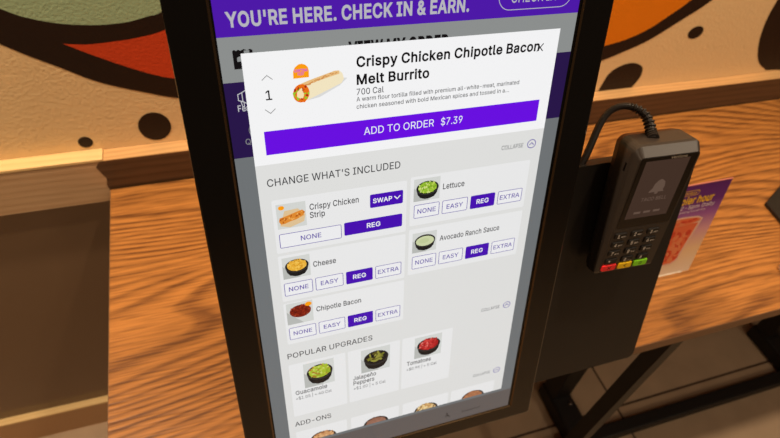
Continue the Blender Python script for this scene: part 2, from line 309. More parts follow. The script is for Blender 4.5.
o 104 52,-2,40,-1,29,4,21,11,14,21,10,33,9,47,10,61,14,73,21,83,29,90,40,95,52,96,64,95,75,90,83,83,90,73,94,61,95,47,94,33,90,21,83,11,75,4,64,-1/52,12,61,13,68,16,73,22,77,29,79,38,80,47,79,56,77,65,73,72,68,78,61,81,52,82,43,81,36,78,31,72,27,65,25,56,24,47,25,38,27,29,31,22,36,16,43,13
p 107 13,-36,13,95,28,95,28,80,30,80,34,86,43,93,49,95,57,96,68,95,78,90,86,83,92,73,96,61,98,47,96,33,92,21,86,11,78,4,69,-1,57,-2,49,-1,43,1,34,8,30,15,28,15,28,-36/55,12,63,13,70,16,75,22,79,29,81,38,82,47,81,57,79,65,75,72,70,78,63,81,55,82,47,81,40,78,35,73,31,66,29,57,28,47,29,37,31,29,35,22,40,16,47,13
q 107 93,-36,78,-36,78,15,77,15,72,8,63,1,57,-1,49,-2,38,-1,28,4,20,11,14,21,10,33,9,47,10,61,14,73,20,83,28,90,38,95,49,96,57,95,63,93,72,86,77,80,78,80,78,95,93,95/51,12,59,13,66,16,71,22,75,29,77,37,78,47,77,57,75,66,71,73,66,78,59,81,51,82,43,81,36,78,31,72,27,65,25,57,24,47,25,38,27,29,31,22,36,16,43,13
r 65 13,0,13,95,28,95,28,80,29,80,32,87,38,92,45,95,53,96,57,96,61,96,61,81,57,81,52,81,45,81,40,79,35,75,31,71,29,65,28,59,28,0
s 92 45,-2,36,-1,28,1,21,4,15,9,11,16,9,24,23,27,26,20,31,15,37,12,45,11,54,12,61,16,66,20,67,26,66,30,64,34,59,37,53,39,37,43,26,46,18,52,13,59,12,68,13,76,16,83,22,88,29,93,37,95,47,96,56,95,63,93,70,90,75,85,81,72,67,69,65,74,61,79,55,82,47,83,39,82,33,79,29,75,27,69,28,65,31,61,43,56,57,52,69,48,77,43,81,36,83,27,82,19,78,12,72,6,65,2,56,-1
t 57 51,95,51,82,2,82,2,95/16,118,31,118,31,24,32,19,34,15,37,13,43,12,46,13,50,13,53,0,48,-1,42,-1,31,1,23,5,18,13,16,23
u 103 46,-1,37,0,29,3,22,8,17,15,14,24,13,35,13,95,28,95,28,36,30,26,34,19,41,14,50,13,56,13,62,15,67,19,71,24,73,31,74,38,74,95,89,95,89,0,75,0,75,23,77,23,71,12,64,4,56,0
v 98 41,0,4,95,21,95,41,39,47,22,51,5,46,5,51,22,56,39,76,95,93,95,57,0
w 142 34,0,6,95,22,95,33,53,38,34,44,10,41,10,46,34,52,53,63,95,79,95,90,53,95,34,101,10,98,10,103,34,108,53,120,95,136,95,107,0,92,0,80,43,76,56,73,70,69,84,73,84,69,70,66,56,62,43,50,0
x 95 5,0,43,55,43,43,7,95,25,95,37,76,45,63,52,51,44,51,51,63,58,76,70,95,88,95,52,42,52,54,89,0,72,0,58,21,50,34,43,45,51,45,45,34,37,21,23,0
y 98 12,-35,15,-21,18,-22,26,-22,33,-18,38,-9,41,0,4,95,21,95,41,39,47,22,51,5,46,5,51,22,56,39,76,95,93,95,51,-15,44,-27,35,-34,23,-36,16,-36
z 96 10,0,10,11,64,80,64,81,12,81,12,95,83,95,83,83,31,15,31,14,85,14,85,0
| 58 35,168,35,-41,22,-41,22,168
ñ 103 28,57,28,0,13,0,13,95,28,95,28,72,26,72,31,83,38,91,47,95,57,96,66,95,74,92,80,87,85,80,88,71,89,60,89,0,74,0,74,59,73,69,68,76,61,81,52,82,46,82,40,79,35,76,32,71,29,64/62,112,56,113,50,115,46,118,42,119,38,117,37,112,26,112,27,119,30,125,34,128,40,130,46,128,52,126,56,123,61,122,64,124,66,129,76,129,75,122,72,116,68,113
""".strip().split('\n'):
    ch, adv, body = row.split(' ', 2)
    LETTERS[ch] = (float(adv), [[(float(q[i]), float(q[i + 1])) for i in range(0, len(q), 2)] for q in (c.split(',') for c in body.split('/'))])
def area2(c): return sum(c[i - 1][0] * c[i][1] - c[i][0] * c[i - 1][1] for i in range(len(c)))
def winding(p, cs):
    w = 0
    for c in cs:
        for i in range(len(c)):
            (x0, y0), (x1, y1) = c[i - 1], c[i]
            if (y0 > p[1]) != (y1 > p[1]) and p[0] < (x1 - x0) * (p[1] - y0) / (y1 - y0) + x0: w += 1 if y1 > y0 else -1
    return w
def swell(c, d):
    """move a contour sideways by d (to the right of its direction)"""
    if d == 0: return c
    out = []; n = len(c)
    for i in range(n):
        e0 = (Vector(c[i]) - Vector(c[i - 1])).normalized(); e1 = (Vector(c[(i + 1) % n]) - Vector(c[i])).normalized()
        n0 = Vector((e0.y, -e0.x)); n1 = Vector((e1.y, -e1.x)); m = n0 + n1
        k = max(m.length_squared / 2, 0.45)
        out.append((c[i][0] + m.x * d / k, c[i][1] + m.y * d / k))
    return out
_lettercache = {}
def letter(ch, bold):
    if (ch, bold) not in _lettercache:
        adv, cs = LETTERS[ch]
        big = max(cs, key=lambda c: abs(area2(c))); sg = 1 if area2(big) > 0 else -1
        cs = [c if sg > 0 else c[::-1] for c in cs]          # outer contours run anticlockwise
        cs = [swell(c, bold * CAP) for c in cs]
        P, Ed = [], []
        for c in cs:
            i = len(P); P += [Vector(q) for q in c]; Ed += [(i + k, i + (k + 1) % len(c)) for k in range(len(c))]
        V, _, F, _, _, _ = delaunay_2d_cdt(P, Ed, [], 0, 1e-4)
        V = [(p.x, p.y) for p in V]
        F = [tuple(f) for f in F if winding((sum(V[k][0] for k in f) / len(f), sum(V[k][1] for k in f) / len(f)), cs) != 0]
        _lettercache[(ch, bold)] = (adv, V, F)
    return _lettercache[(ch, bold)]
def glyphs(text, bold=0.0, spacing=1.0):
    """filled outline letters; bold swells the strokes by that share of the cap height"""
    key = (text, bold, spacing)
    if key not in _fontcache:
        x = 0.0; V, F = [], []
        for ch in text:
            if ch == ' ': x += SPACE_W * spacing; continue
            adv, v, f = letter(ch, bold); i = len(V)
            V += [(p[0] + x, p[1]) for p in v]; F += [tuple(i + k for k in t) for t in f]
            x += adv * spacing + bold * CAP * 1.2
        _fontcache[key] = (V, F)
    return _fontcache[key]
class Art:
    """collects flat shapes on a Frame; one mesh with several materials"""
    def __init__(s, fr, n0, step=0.00004):
        s.fr, s.n, s.step = fr, n0, step; s.v, s.f, s.mi, s.mats = [], [], [], []
    def up(s, k=1): s.n += s.step * k; return s
    def m(s, mat):
        if mat not in s.mats: s.mats.append(mat)
        return s.mats.index(mat)
    def poly(s, pts, mat):
        i = len(s.v); s.v += [s.fr.p(x, y, s.n) for x, y in pts]
        s.f.append(tuple(range(i, i + len(pts)))); s.mi.append(s.m(mat)); return s
    def rect(s, x0, x1, y0, y1, mat, r=0.0):
        return s.poly(rrect(x0, x1, y0, y1, r, 4) if r else [(x0, y0), (x1, y0), (x1, y1), (x0, y1)], mat)
    def outline(s, x0, x1, y0, y1, w, mat, r=0.0, k=4):
        r = max(r, w * 1.2)
        A = rrect(x0, x1, y0, y1, r, k); B = rrect(x0 + w, x1 - w, y0 + w, y1 - w, r - w, k)
        i = len(s.v); n = len(A); s.v += [s.fr.p(x, y, s.n) for x, y in A + B]
        for q in range(n):
            s.f.append((i + q, i + (q + 1) % n, i + n + (q + 1) % n, i + n + q)); s.mi.append(s.m(mat))
        return s
    def ring(s, cx, cy, r, w, mat, a0=0, a1=360, k=24):
        pts = []; i = len(s.v)
        for q in range(k + 1):
            a = math.radians(a0 + (a1 - a0) * q / k)
            for rr in (r, r - w): s.v.append(s.fr.p(cx + rr * math.cos(a), cy + rr * math.sin(a), s.n))
        for q in range(k):
            s.f.append((i + 2 * q, i + 2 * q + 2, i + 2 * q + 3, i + 2 * q + 1)); s.mi.append(s.m(mat))
        return s
    def ell(s, cx, cy, rx, ry, mat, k=20, rot=0.0, a0=0, a1=360):
        c, d = math.cos(rot), math.sin(rot); pts = []
        for q in range(k):
            a = math.radians(a0 + (a1 - a0) * q / (k if a1 - a0 == 360 else k - 1)); x, y = rx * math.cos(a), ry * math.sin(a)
            pts.append((cx + x * c - y * d, cy + x * d + y * c))
        return s.poly(pts, mat)
    def line(s, pts, w, mat):
        for (x0, y0), (x1, y1) in zip(pts[:-1], pts[1:]):
            dx, dy = x1 - x0, y1 - y0; l = math.hypot(dx, dy) or 1; dx, dy = dx / l * w / 2, dy / l * w / 2
            s.poly([(x0 - dx - dy, y0 - dy + dx), (x0 - dx + dy, y0 - dy - dx), (x1 + dx + dy, y1 + dy - dx), (x1 + dx - dy, y1 + dy + dx)], mat)
        return s
    def text(s, t, x0, x1, y, cap, mat, bold=0.0, spacing=1.0, anchor=None):
        v, f = glyphs(t, bold, spacing)
        a, b = min(p[0] for p in v), max(p[0] for p in v)
        sy = cap / CAP
        sx = (x1 - x0) / (b - a) if x1 is not None else sy
        if anchor == 'c': x0 = x0 - (b - a) * sx / 2
        i = len(s.v)
        s.v += [s.fr.p(x0 + (p[0] - a) * sx, y + p[1] * sy, s.n) for p in v]
        for q in f: s.f.append(tuple(i + k for k in q)); s.mi.append(s.m(mat))
        return s
    def done(s, name, parent):
        me = bpy.data.meshes.new(name); me.from_pydata([tuple(p) for p in s.v], [], s.f)
        for p, k in zip(me.polygons, s.mi): p.material_index = k
        me.update()
        fn = s.fr.n
        for p in me.polygons:
            if p.normal.dot(fn) < 0: p.flip()
        return link(name, me, s.mats, parent)

# ================================================================== THE ROOM
TZ = 0.912            # table top height
YW = 0.936            # upper wall
YF = 0.904            # face of the ledge
m_wall = pmat('cream_wall_paint', rgb(243, 208, 156), 0.6, 0.35, bump=(190, 0.35, 0.003))
m_lower = pmat('brown_wall_laminate', rgb(122, 96, 72), 0.22, 0.5, bump=(60, 0.03, 0.001))
m_trim = wood('light_trim_wood', rgb(214, 176, 136), rgb(198, 158, 118), band=60, rough=0.45, spec=0.3, pores=0.3)
m_cap = wood('pale_cap_wood', rgb(250, 216, 156), rgb(236, 196, 134), band=70, rough=0.4, spec=0.4, pores=0.25)
m_tancap = wood('tan_cap_wood', rgb(226, 180, 124), rgb(200, 152, 100), band=70, rough=0.4, spec=0.4, pores=0.25)
m_base = pmat('brown_baseboard', rgb(196, 152, 108), 0.45, 0.4)
m_darktrim = wood('dark_brown_board', rgb(104, 75, 52), rgb(82, 57, 38), band=60, rough=0.45, spec=0.3, pores=0.4)

# floor of large brown tiles
mf = bpy.data.materials.new('brown_floor_tile'); mf.use_nodes = True
nt = mf.node_tree; b = nt.nodes['Principled BSDF']
tc = nt.nodes.new('ShaderNodeTexCoord'); mp = nt.nodes.new('ShaderNodeMapping')
mp.inputs['Location'].default_value = (-1.125 + 0.71 * 4, -0.528 + 0.61 * 8, 0)
br = nt.nodes.new('ShaderNodeTexBrick'); br.offset = 0.0; br.squash = 1.0
br.inputs['Scale'].default_value = 1.0; br.inputs['Brick Width'].default_value = 0.71
br.inputs['Row Height'].default_value = 0.61; br.inputs['Mortar Size'].default_value = 0.004
br.inputs['Color1'].default_value = rgb(212, 182, 150); br.inputs['Color2'].default_value = rgb(204, 174, 143)
br.inputs['Mortar'].default_value = rgb(80, 58, 44)
nz = nt.nodes.new('ShaderNodeTexNoise'); nz.inputs['Scale'].default_value = 9; nz.inputs['Detail'].default_value = 5
mxf = nt.nodes.new('ShaderNodeMix'); mxf.data_type = 'RGBA'; mxf.blend_type = 'MULTIPLY'
mxf.inputs['Factor'].default_value = 0.35
nt.links.new(tc.outputs['Object'], mp.inputs[0]); nt.links.new(mp.outputs[0], br.inputs[0])
nt.links.new(tc.outputs['Object'], nz.inputs['Vector'])
nt.links.new(br.outputs['Color'], mxf.inputs['A']); nt.links.new(nz.outputs['Fac'], mxf.inputs['B'])
nt.links.new(mxf.outputs['Result'], b.inputs['Base Color'])
b.inputs['Roughness'].default_value = 0.5
def setting(o): o['kind'] = 'structure'; return o
fl = setting(box('floor', mf, -3.2, 4.2, -4.0, 1.0, -0.05, 0.0))
fl.data.transform(Matrix.Translation(fl.location)); fl.location = (0, 0, 0)
wl = setting(box('wall_back', m_wall, -3.2, 4.2, YW, YW + 0.1, 0.0, 2.95))
setting(box('wall_lower', m_lower, -3.2, 4.2, 0.926, YW - 0.0005, 0.0, 0.98))
# ledge: light face on the left, dark board behind the table, pale cap along both
XL = -0.2             # left end of the table
setting(box('trim_1', m_trim, -3.2, XL - 0.0005, YF, 0.9255, ZC - 0.832, ZC - 0.7320))
# dark board with a slightly ragged left end
bm = bmesh.new()
edge = [(-0.199, ZC - 0.832), (-0.200, ZC - 0.81), (-0.2035, ZC - 0.79), (-0.199, ZC - 0.775), (-0.206, ZC - 0.758), (-0.2105, ZC - 0.744), (-0.2045, ZC - 0.735), (-0.199, ZC - 0.7320)]
poly = [(4.2, ZC - 0.832)] + [(4.2, ZC - 0.7320)] + edge[::-1]
loft(bm, [[Vector((x, YF - 0.0008, z)) for x, z in poly], [Vector((x, 0.9255, z)) for x, z in poly]])
setting(bm_obj('trim_2', bm, m_darktrim))
setting(box('trim_3', m_cap, -3.2, XL + 0.004, YF - 0.001, YW - 0.0008, ZC - 0.7318, ZC - 0.7270))
setting(box('trim_4', m_tancap, XL + 0.0045, 4.2, YF - 0.001, YW - 0.0008, ZC - 0.7318, ZC - 0.7300))
setting(box('baseboard_back', m_base, -3.2, 4.2, 0.906, 0.9255, 0.0, 0.110))
setting(box('trim_5', m_cap, -3.2, 4.2, 0.9055, 0.9255, 0.1105, 0.1155))

# painted mural on the wall
m_pblack = pmat('mural_black_paint', rgb(36, 20, 13), 0.55, 0.3, bump=(190, 0.3, 0.003))
m_pgreen = pmat('mural_green_paint', rgb(166, 188, 150), 0.6, 0.3, bump=(190, 0.35, 0.003))
m_pred = pmat('mural_red_paint', rgb(216, 72, 32), 0.6, 0.3, bump=(190, 0.35, 0.003))
m_porange = pmat('mural_orange_paint', rgb(240, 132, 10), 0.6, 0.3, bump=(150, 0.3, 0.003))
mural = thing('wall_mural', (0.4, YW - 0.0003, ZC - 0.7), 'painted mural of black swoops and dots with green, red and orange fields on cream wall', 'mural')
def paint(name, pts, mat, dy=0.0005, smooth=True, closed=True):
    if smooth:
        P = [Vector((x, 0, z)) for x, z in pts]; out = []
        n = len(P)
        for i in range(n):
            p0, p1, p2, p3 = P[i - 1], P[i], P[(i + 1) % n], P[(i + 2) % n]
            for k in range(6):
                t = k / 6
                out.append(0.5 * ((2 * p1) + (p2 - p0) * t + (2 * p0 - 5 * p1 + 4 * p2 - p3) * t * t + (3 * p1 - p0 - 3 * p2 + p3) * t ** 3))
        pts = [(v.x, v.z) for v in out]
    pts = [(x * 1.0086, max(z * 1.0086, -0.7262 if x < 0 else -0.7292)) for x, z in pts]
    bm = bmesh.new()
    loft(bm, [[Vector((x, YW - 0.0002, ZC + z)) for x, z in pts], [Vector((x, YW - 0.0002 - dy, ZC + z)) for x, z in pts]])
    return bm_obj(name, bm, mat, mural)
def curve(pts, n=8): return [(v.x, v.y) for v in spline([(x, z, 0) for x, z in pts], n)]
gb = curve([(-0.62, -0.20), (-0.45, -0.325), (-0.33, -0.405), (-0.264, -0.445), (-0.239, -0.459), (-0.199, -0.472), (-0.149, -0.479), (-0.101, -0.478), (-0.065, -0.470), (-0.043, -0.464), (0.02, -0.43), (0.10, -0.36), (0.16, -0.2)])
ub = curve([(-0.199, -0.507), (-0.164, -0.511), (-0.122, -0.509), (-0.086, -0.505), (-0.044, -0.495), (0.03, -0.462), (0.13, -0.385), (0.20, -0.2)])
rb = curve([(-0.199, -0.507), (-0.156, -0.534), (-0.106, -0.562), (-0.072, -0.578), (-0.045, -0.587), (0.08, -0.62), (0.25, -0.645), (0.45, -0.657), (0.65, -0.645), (0.80, -0.615), (0.858, -0.601), (0.91, -0.589), (0.959, -0.568), (1.002, -0.537), (1.04, -0.506), (1.15, -0.40), (1.26, -0.2)])
lb = curve([(-0.66, -0.20), (-0.50, -0.335), (-0.36, -0.44), (-0.284, -0.500), (-0.253, -0.523), (-0.215, -0.548), (-0.174, -0.576), (-0.135, -0.595), (-0.094, -0.611), (-0.046, -0.628), (0.08, -0.66), (0.25, -0.69), (0.45, -0.70), (0.65, -0.69), (0.80, -0.657), (0.864, -0.639), (0.913, -0.622), (0.973, -0.597), (1.038, -0.554), (1.099, -0.510), (1.21, -0.40), (1.33, -0.2)])
paint('outline', lb + rb[::-1] + ub + gb[::-1], m_pblack, smooth=False)
paint('green_field', gb, m_pgreen, 0.0004, False)
paint('red_field', rb[:rb.index(rb[0]) + 8 * 6] + [(0.30, -0.2)] + ub[::-1], m_pred, 0.0004, False)
paint('orange_field', [(0.301, -0.2)] + rb[8 * 6:] , m_porange, 0.0003, False)
def oval(cx, cz, rx, rz, rot=0, n=28):
    c, s = math.cos(rot), math.sin(rot)
    return [(cx + rx * math.cos(a) * c - rz * math.sin(a) * s, cz + rx * math.cos(a) * s + rz * math.sin(a) * c) for a in [2 * math.pi * i / n for i in range(n)]]
paint('dot', oval(-0.0958, -0.685, 0.0285, 0.0315), m_pblack, smooth=False)
paint('dot', oval(-0.2183, -0.703, 0.0122, 0.0122), m_pblack, smooth=False)
paint('dot', [(1.101 + 0.0115 * math.cos(t) + 0.0175 * math.sin(t), -0.5875 + 0.0130 * math.cos(t) - 0.0090 * math.sin(t)) for t in [i * math.pi / 14 for i in range(28)]], m_pblack, smooth=False)
paint('dot', curve([(0.892, -0.723), (0.895, -0.704), (0.903, -0.675), (0.929, -0.657), (0.962, -0.654), (0.992, -0.668), (0.999, -0.695), (0.988, -0.723)]), m_pblack, smooth=False)
paint('dot', curve([(1.299, -0.521), (1.301, -0.563), (1.316, -0.615), (1.343, -0.664), (1.368, -0.692), (1.40, -0.712), (1.43, -0.7193), (1.60, -0.7193), (1.68, -0.60), (1.62, -0.40), (1.45, -0.30), (1.33, -0.40), (1.30, -0.50)]), m_pblack, smooth=False)

# ================================================================== THE TABLE
m_oak = wood('orange_oak', rgb(196, 131, 66), rgb(112, 68, 33), band=56, rough=0.36, spec=0.35, pores=0.55, warp=0.55)
m_edge = pmat('brown_edge_band', rgb(132, 94, 62), 0.45, 0.35, bump=(90, 0.1, 0.001))
m_steel = pmat('black_powder_steel', rgb(26, 22, 20), 0.5, 0.4, bump=(300, 0.1, 0.0006))
m_bolt = pmat('bolt_metal', rgb(120, 110, 105), 0.3, 0.5, 0.9)
table = thing('wall_table', (0.8, 0.61, 0), 'long wooden counter table with orange oak grain top on black steel legs along the wall', 'table')
X1 = 2.6; Y0 = 0.329; Y1 = 0.8995
box('tabletop', m_oak, XL + 0.001, X1 - 0.001, Y0 + 0.0015, Y1, TZ - 0.025, TZ, table)
bm = bmesh.new()
add_box(bm, WORLD, XL, X1, Y0, Y0 + 0.0012, TZ - 0.025, TZ - 0.0003)
add_box(bm, WORLD, XL, XL + 0.0008, Y0, Y1, TZ - 0.025, TZ - 0.0003)
bm_obj('edge_band', bm, m_edge, table)
for lx in (0.735, 2.32):
    bm = bmesh.new()
    ly = lambda dx, z: [Vector((lx + dx + x, y, z)) for x, y in ((0, 0.340), (0.026, 0.340), (0.026, 0.372), (0, 0.372))]
    loft(bm, [ly(-0.075, 0.0), ly(0, TZ - 0.0255)])
    bm_obj('front_leg', bm, m_steel, table)
for px in (-0.12, 0.925, 1.815):
    bm = bmesh.new()
    add_box(bm, WORLD, px - 0.03, px + 0.035, 0.585, 0.645, 0.03, TZ - 0.0255, 0.004)
    bm_obj('post', bm, m_steel, table)
    bm = bmesh.new()
    add_box(bm, WORLD, px - 0.035, px + 0.04, 0.36, 0.650, 0.0, 0.06, 0.008)
    ft = bm_obj('foot', bm, m_steel, table)
    for by in (0.42, 0.49, 0.56):
        bm = bmesh.new()
        loft(bm, [[Vector((px + 0.02 + r * math.cos(a), by + r * math.sin(a), z)) for a in [i * math.pi / 5 for i in range(10)]] for r, z in ((0.008, 0.06), (0.007, 0.064), (0.004, 0.066))])
        bm_obj('bolt', bm, m_bolt, ft)
box('stretcher', m_steel, -0.1, 2.5, 0.435, 0.475, 0.0, 0.045, table, 0.004)

# ================================================================== THE KIOSK
S = 0.4
KT = 0.262919
KO = Vector((0.0373614, 1.0023279, -0.4884303)) * S + Vector((0, 0, ZC))
KU = Vector((1, 0, 0)); KV = Vector((0, math.sin(KT), math.cos(KT))); KN = Vector((0, -math.cos(KT), math.sin(KT)))
K = Frame(KO, KU * S, KV * S, KN)          # plane units u, v; n in metres
m_bezel = pmat('gloss_black_bezel', rgb(14, 12, 11), 0.16, 0.5)
m_black = pmat('matte_black_plastic', rgb(30, 26, 23), 0.5, 0.4, bump=(500, 0.06, 0.0004))
m_panel = pmat('black_panel_metal', rgb(30, 27, 25), 0.42, 0.4, bump=(700, 0.05, 0.0003))
kiosk = thing('self_order_kiosk', (0.19, 0.52, TZ), 'tall black touchscreen ordering kiosk tilted back with a lit purple and white menu screen', 'kiosk')
UL, UR, VB, VT = -0.0835, 0.8535, -1.3975, 0.118
def kring(u0, u1, v0, v1, r, n): return [K.p(u, v, n) for u, v in rrect(u0, u1, v0, v1, r, 6)]
bm = bmesh.new()
iu0, iu1, iv0, iv1 = -0.004, 0.7735, -1.336, 0.038
loft(bm, [kring(iu0, iu1, iv0, iv1, 0.002, -0.004), kring(iu0, iu1, iv0, iv1, 0.002, 0.0006),
          kring(iu0 - 0.0035, iu1 + 0.0035, iv0 - 0.0035, iv1 + 0.0035, 0.004, 0.0018),
          kring(UL + 0.005, UR - 0.005, VB + 0.005, VT - 0.005, 0.008, 0.0018),
          kring(UL + 0.001, UR - 0.001, VB + 0.001, VT - 0.001, 0.010, 0.0010),
          kring(UL, UR, VB, VT, 0.011, -0.001),
          kring(UL, UR, VB, VT, 0.011, -0.036),
          kring(iu0, iu1, iv0, iv1, 0.002, -0.036)], close=True)
bm_obj('bezel_frame', bm, m_bezel, kiosk)
bm = bmesh.new()
loft(bm, [kring(iu0 + 0.0006, iu1 - 0.0006, iv0 + 0.0006, iv1 - 0.0006, 0.002, 0.0007), kring(iu0 - 0.0036, iu1 + 0.0036, iv0 - 0.0036, iv1 + 0.0036, 0.004, 0.0020),
          kring(iu0 - 0.0042, iu1 + 0.0042, iv0 - 0.0042, iv1 + 0.0042, 0.004, 0.0019), kring(iu0 - 0.0042, iu1 + 0.0042, iv0 - 0.0042, iv1 + 0.0042, 0.004, 0.0012)], close=True)
bm_obj('screen_lip', bm, pmat('satin_lip', rgb(104, 84, 62), 0.25, 0.5, 0.9), kiosk)
bm = bmesh.new()
loft(bm, [kring(UL + 0.004, UR - 0.004, VB + 0.004, VT - 0.004, 0.01, -0.0365), kring(UL + 0.004, UR - 0.004, VB + 0.004, VT - 0.004, 0.01, -0.048),
          kring(UL + 0.05, UR - 0.05, VB + 0.05, VT - 0.05, 0.01, -0.066)])
bm_obj('back_housing', bm, m_black, kiosk)
# table stand hidden behind: base plate, post, mounting bracket
box('base_plate', m_black, 0.08, 0.30, 0.40, 0.66, TZ, TZ + 0.008, kiosk, 0.002)
bm = bmesh.new()
tube(bm, [Vector((0.19, 0.53, TZ + 0.008)), Vector((0.19, 0.50, TZ + 0.10)), K.p(0.385, -0.80, -0.09)], 0.022, 18)
bm_obj('stand_post', bm, m_black, kiosk, True)
box('mounting_bracket', m_black, 0.25, 0.52, -0.95, -0.65, -0.10, -0.0662, kiosk, 0.0, K)
# plate that carries the card reader
PN = -0.035
bm = bmesh.new()
pr = lambda n: [K.p(u, v, n) for u, v in rrect(0.80, 1.352, -1.377, -0.5065, (0.006, 0.022, 0.006, 0.006), 5)]
loft(bm, [pr(PN - 0.0012 - 0.012), pr(PN)])
bm_obj('side_panel', bm, m_panel, kiosk)

# ---- display and everything shown on it
E = lambda n, r, g, b_: emat('screen_' + n, rgb(r, g, b_))
c_white = E('white', 247, 247, 248); c_card = E('card_white', 236, 236, 236); c_sec = E('section_grey', 226, 226, 224)
c_btnw = E('button_white', 240, 240, 242); c_pur = E('button_purple', 72, 16, 178); c_vio = E('order_violet', 106, 14, 228)
c_line = E('outline_purple', 96, 78, 168); c_ban = E('banner_purple', 78, 24, 170); c_side = E('sidebar_purple', 40, 22, 74)
c_bar = E('bar_grey', 142, 145, 144); c_dim = E('dimmed_grey', 112, 116, 118); c_foot = E('footer_grey', 98, 92, 90)
c_black = E('black', 18, 16, 18); c_text = E('text_grey', 70, 70, 72); c_descr = E('description_grey', 92, 92, 94); c_soft = E('text_soft_grey', 130, 130, 132)
c_bant = E('banner_text', 186, 184, 192); c_sidet = E('sidebar_text', 196, 196, 200); c_arrow = E('arrow_grey', 150, 150, 150)
c_off = E('off', 30, 26, 26)
bm = bmesh.new(); add_box(bm, K, iu0 + 0.0005, iu1 - 0.0005, iv0 + 0.0005, iv1 - 0.0005, -0.004, 0.0)
disp = bm_obj('display', bm, m_bezel, kiosk)
ST = 0.00004
def art(layer): return Art(K, 0.00004 + layer * ST, ST / 4)
U0, U1 = 0.0005, 0.7655
art(0).rect(U0, U1, -0.0625, 0.036, c_ban).rect(U0, U1, -0.1475, -0.0625, c_bar).rect(U0, U1, -0.3055, -0.1475, c_side) \
    .rect(U0, U1, -1.252, -0.3055, c_dim).rect(U0, U1, -1.3345, -1.252, c_foot).done('background_page', disp)
art(1).text("YOU'RE HERE. CHECK IN & EARN.", 0.0206, 0.5028, -0.0445, 0.0250, c_bant, 0.055).done('banner_heading', disp)
art(1).outline(0.568, 0.744, -0.0485, 0.012, 0.0016, c_bant, 0.028, 8).text('CHECK IN', 0.598, 0.705, -0.0335, 0.022, c_bant, 0.008).done('banner_button', disp)
a = art(1); a.rect(0.025, 0.062, -0.1225, -0.0885, c_black); a.poly([(0.025, -0.0885), (0.028, -0.086), (0.032, -0.0885), (0.036, -0.086), (0.040, -0.0885), (0.046, -0.0855), (0.052, -0.0885), (0.058, -0.086), (0.062, -0.0885)], c_black)
a.up().ell(0.0365, -0.1035, 0.0045, 0.0045, c_bar, 14).rect(0.032, 0.041, -0.1085, -0.1035, c_bar).rect(0.046, 0.056, -0.0935, -0.0885, c_bar)
a.done('bag_icon', disp)
art(1).text('VIEW MY ORDER', 0.2470, 0.4620, -0.1150, 0.0260, c_black, 0.075).done('order_heading', disp)
a = art(1); w = 0.0017
a.line([(0.0245, -0.1835), (0.0245, -0.1715), (0.030, -0.1695), (0.048, -0.160), (0.048, -0.195), (0.030, -0.1855), (0.0245, -0.1835)], w, c_sidet)
a.line([(0.029, -0.1855), (0.031, -0.1965), (0.0345, -0.1965), (0.0345, -0.187)], w, c_sidet).line([(0.0325, -0.1690), (0.0325, -0.186)], w, c_sidet)
a.done('megaphone_icon', disp)
art(1).text('Featured', 0.0212, 0.0790, -0.2060, 0.0125, c_sidet, 0.022).done('sidebar_label', disp)
a = art(1); a.ring(0.0515, -0.2480, 0.0150, 0.0015, c_soft); a.line([(0.0515, -0.248), (0.0515, -0.238)], 0.0015, c_soft); a.done('clock_icon', disp)
art(1).text('Quick', 0.0272, 0.0700, -0.2775, 0.0125, c_soft, 0.012).done('sidebar_label', disp)
a = art(1); a.ring(0.5400, -1.3050, 0.0055, 0.0012, c_black); a.ell(0.5405, -1.2920, 0.0026, 0.0026, c_black, 12)
a.line([(0.5405, -1.295), (0.5405, -1.303), (0.547, -1.3035), (0.5500, -1.311)], 0.0024, c_black); a.done('wheelchair_icon', disp)
art(1).text('Español', 0.5935, 0.6580, -1.3060, 0.0085, c_off, 0.0).done('footer_label', disp)

# the dialog
MU0, MU1, MV0, MV1 = 0.0395, 0.7285, -1.2410, -0.0938
art(2).rect(MU0, MU1, MV0, MV1, c_white).up().rect(MU0, MU1, MV0, -0.3285, c_sec).done('dialog_panel', disp)
a = art(3)
for cy, d in ((-0.1437, 1), (-0.2120, -1)):
    a.line([(0.0735, cy - 0.0040 * d), (0.0832, cy + 0.0045 * d), (0.0930, cy - 0.0040 * d)], 0.0016, c_arrow)
a.up().text('1', 0.0832, None, -0.1885, 0.0195, c_black, 0.01, anchor='c'); a.done('quantity_picker', disp)

# burrito and its badge
b_or = E('badge_orange', 255, 160, 16); b_mag = E('badge_magenta', 200, 60, 220)
tort = E('tortilla', 246, 232, 196); tort2 = E('tortilla_toasted', 236, 192, 130); tort3 = E('tortilla_brown', 214, 148, 84); shad = E('soft_shadow', 222, 222, 220)
f_or = E('filling_orange', 236, 112, 22); f_red = E('filling_red', 168, 40, 20); f_gr = E('filling_green', 150, 204, 44); f_cr = E('filling_cream', 252, 226, 176)
a = art(3)
a.poly([(0.134, -0.1505), (0.1345, -0.1370), (0.138, -0.1290), (0.145, -0.1235), (0.152, -0.1222), (0.159, -0.1245), (0.164, -0.1300), (0.1655, -0.1375), (0.1650, -0.1500)], b_or)
a.up().text('CANTINA', 0.1365, 0.1630, -0.1380, 0.0055, b_mag, 0.03).text('FEST', 0.1435, 0.1560, -0.1450, 0.0055, b_mag, 0.03)
a.done('offer_badge', disp)
a = art(3)
def bz(t, w_): # axis of the roll, from the cut end to the far end
    x = 0.148 + (0.2300 - 0.148) * t; y = -0.1800 + 0.0275 * t; nx, ny = -0.32, 0.947
    return (x + nx * w_, y + ny * w_)
a.poly([bz(0.05, -0.020), bz(0.35, -0.024), bz(0.9, -0.018), bz(1.12, -0.010), bz(0.98, -0.004)], shad).up()
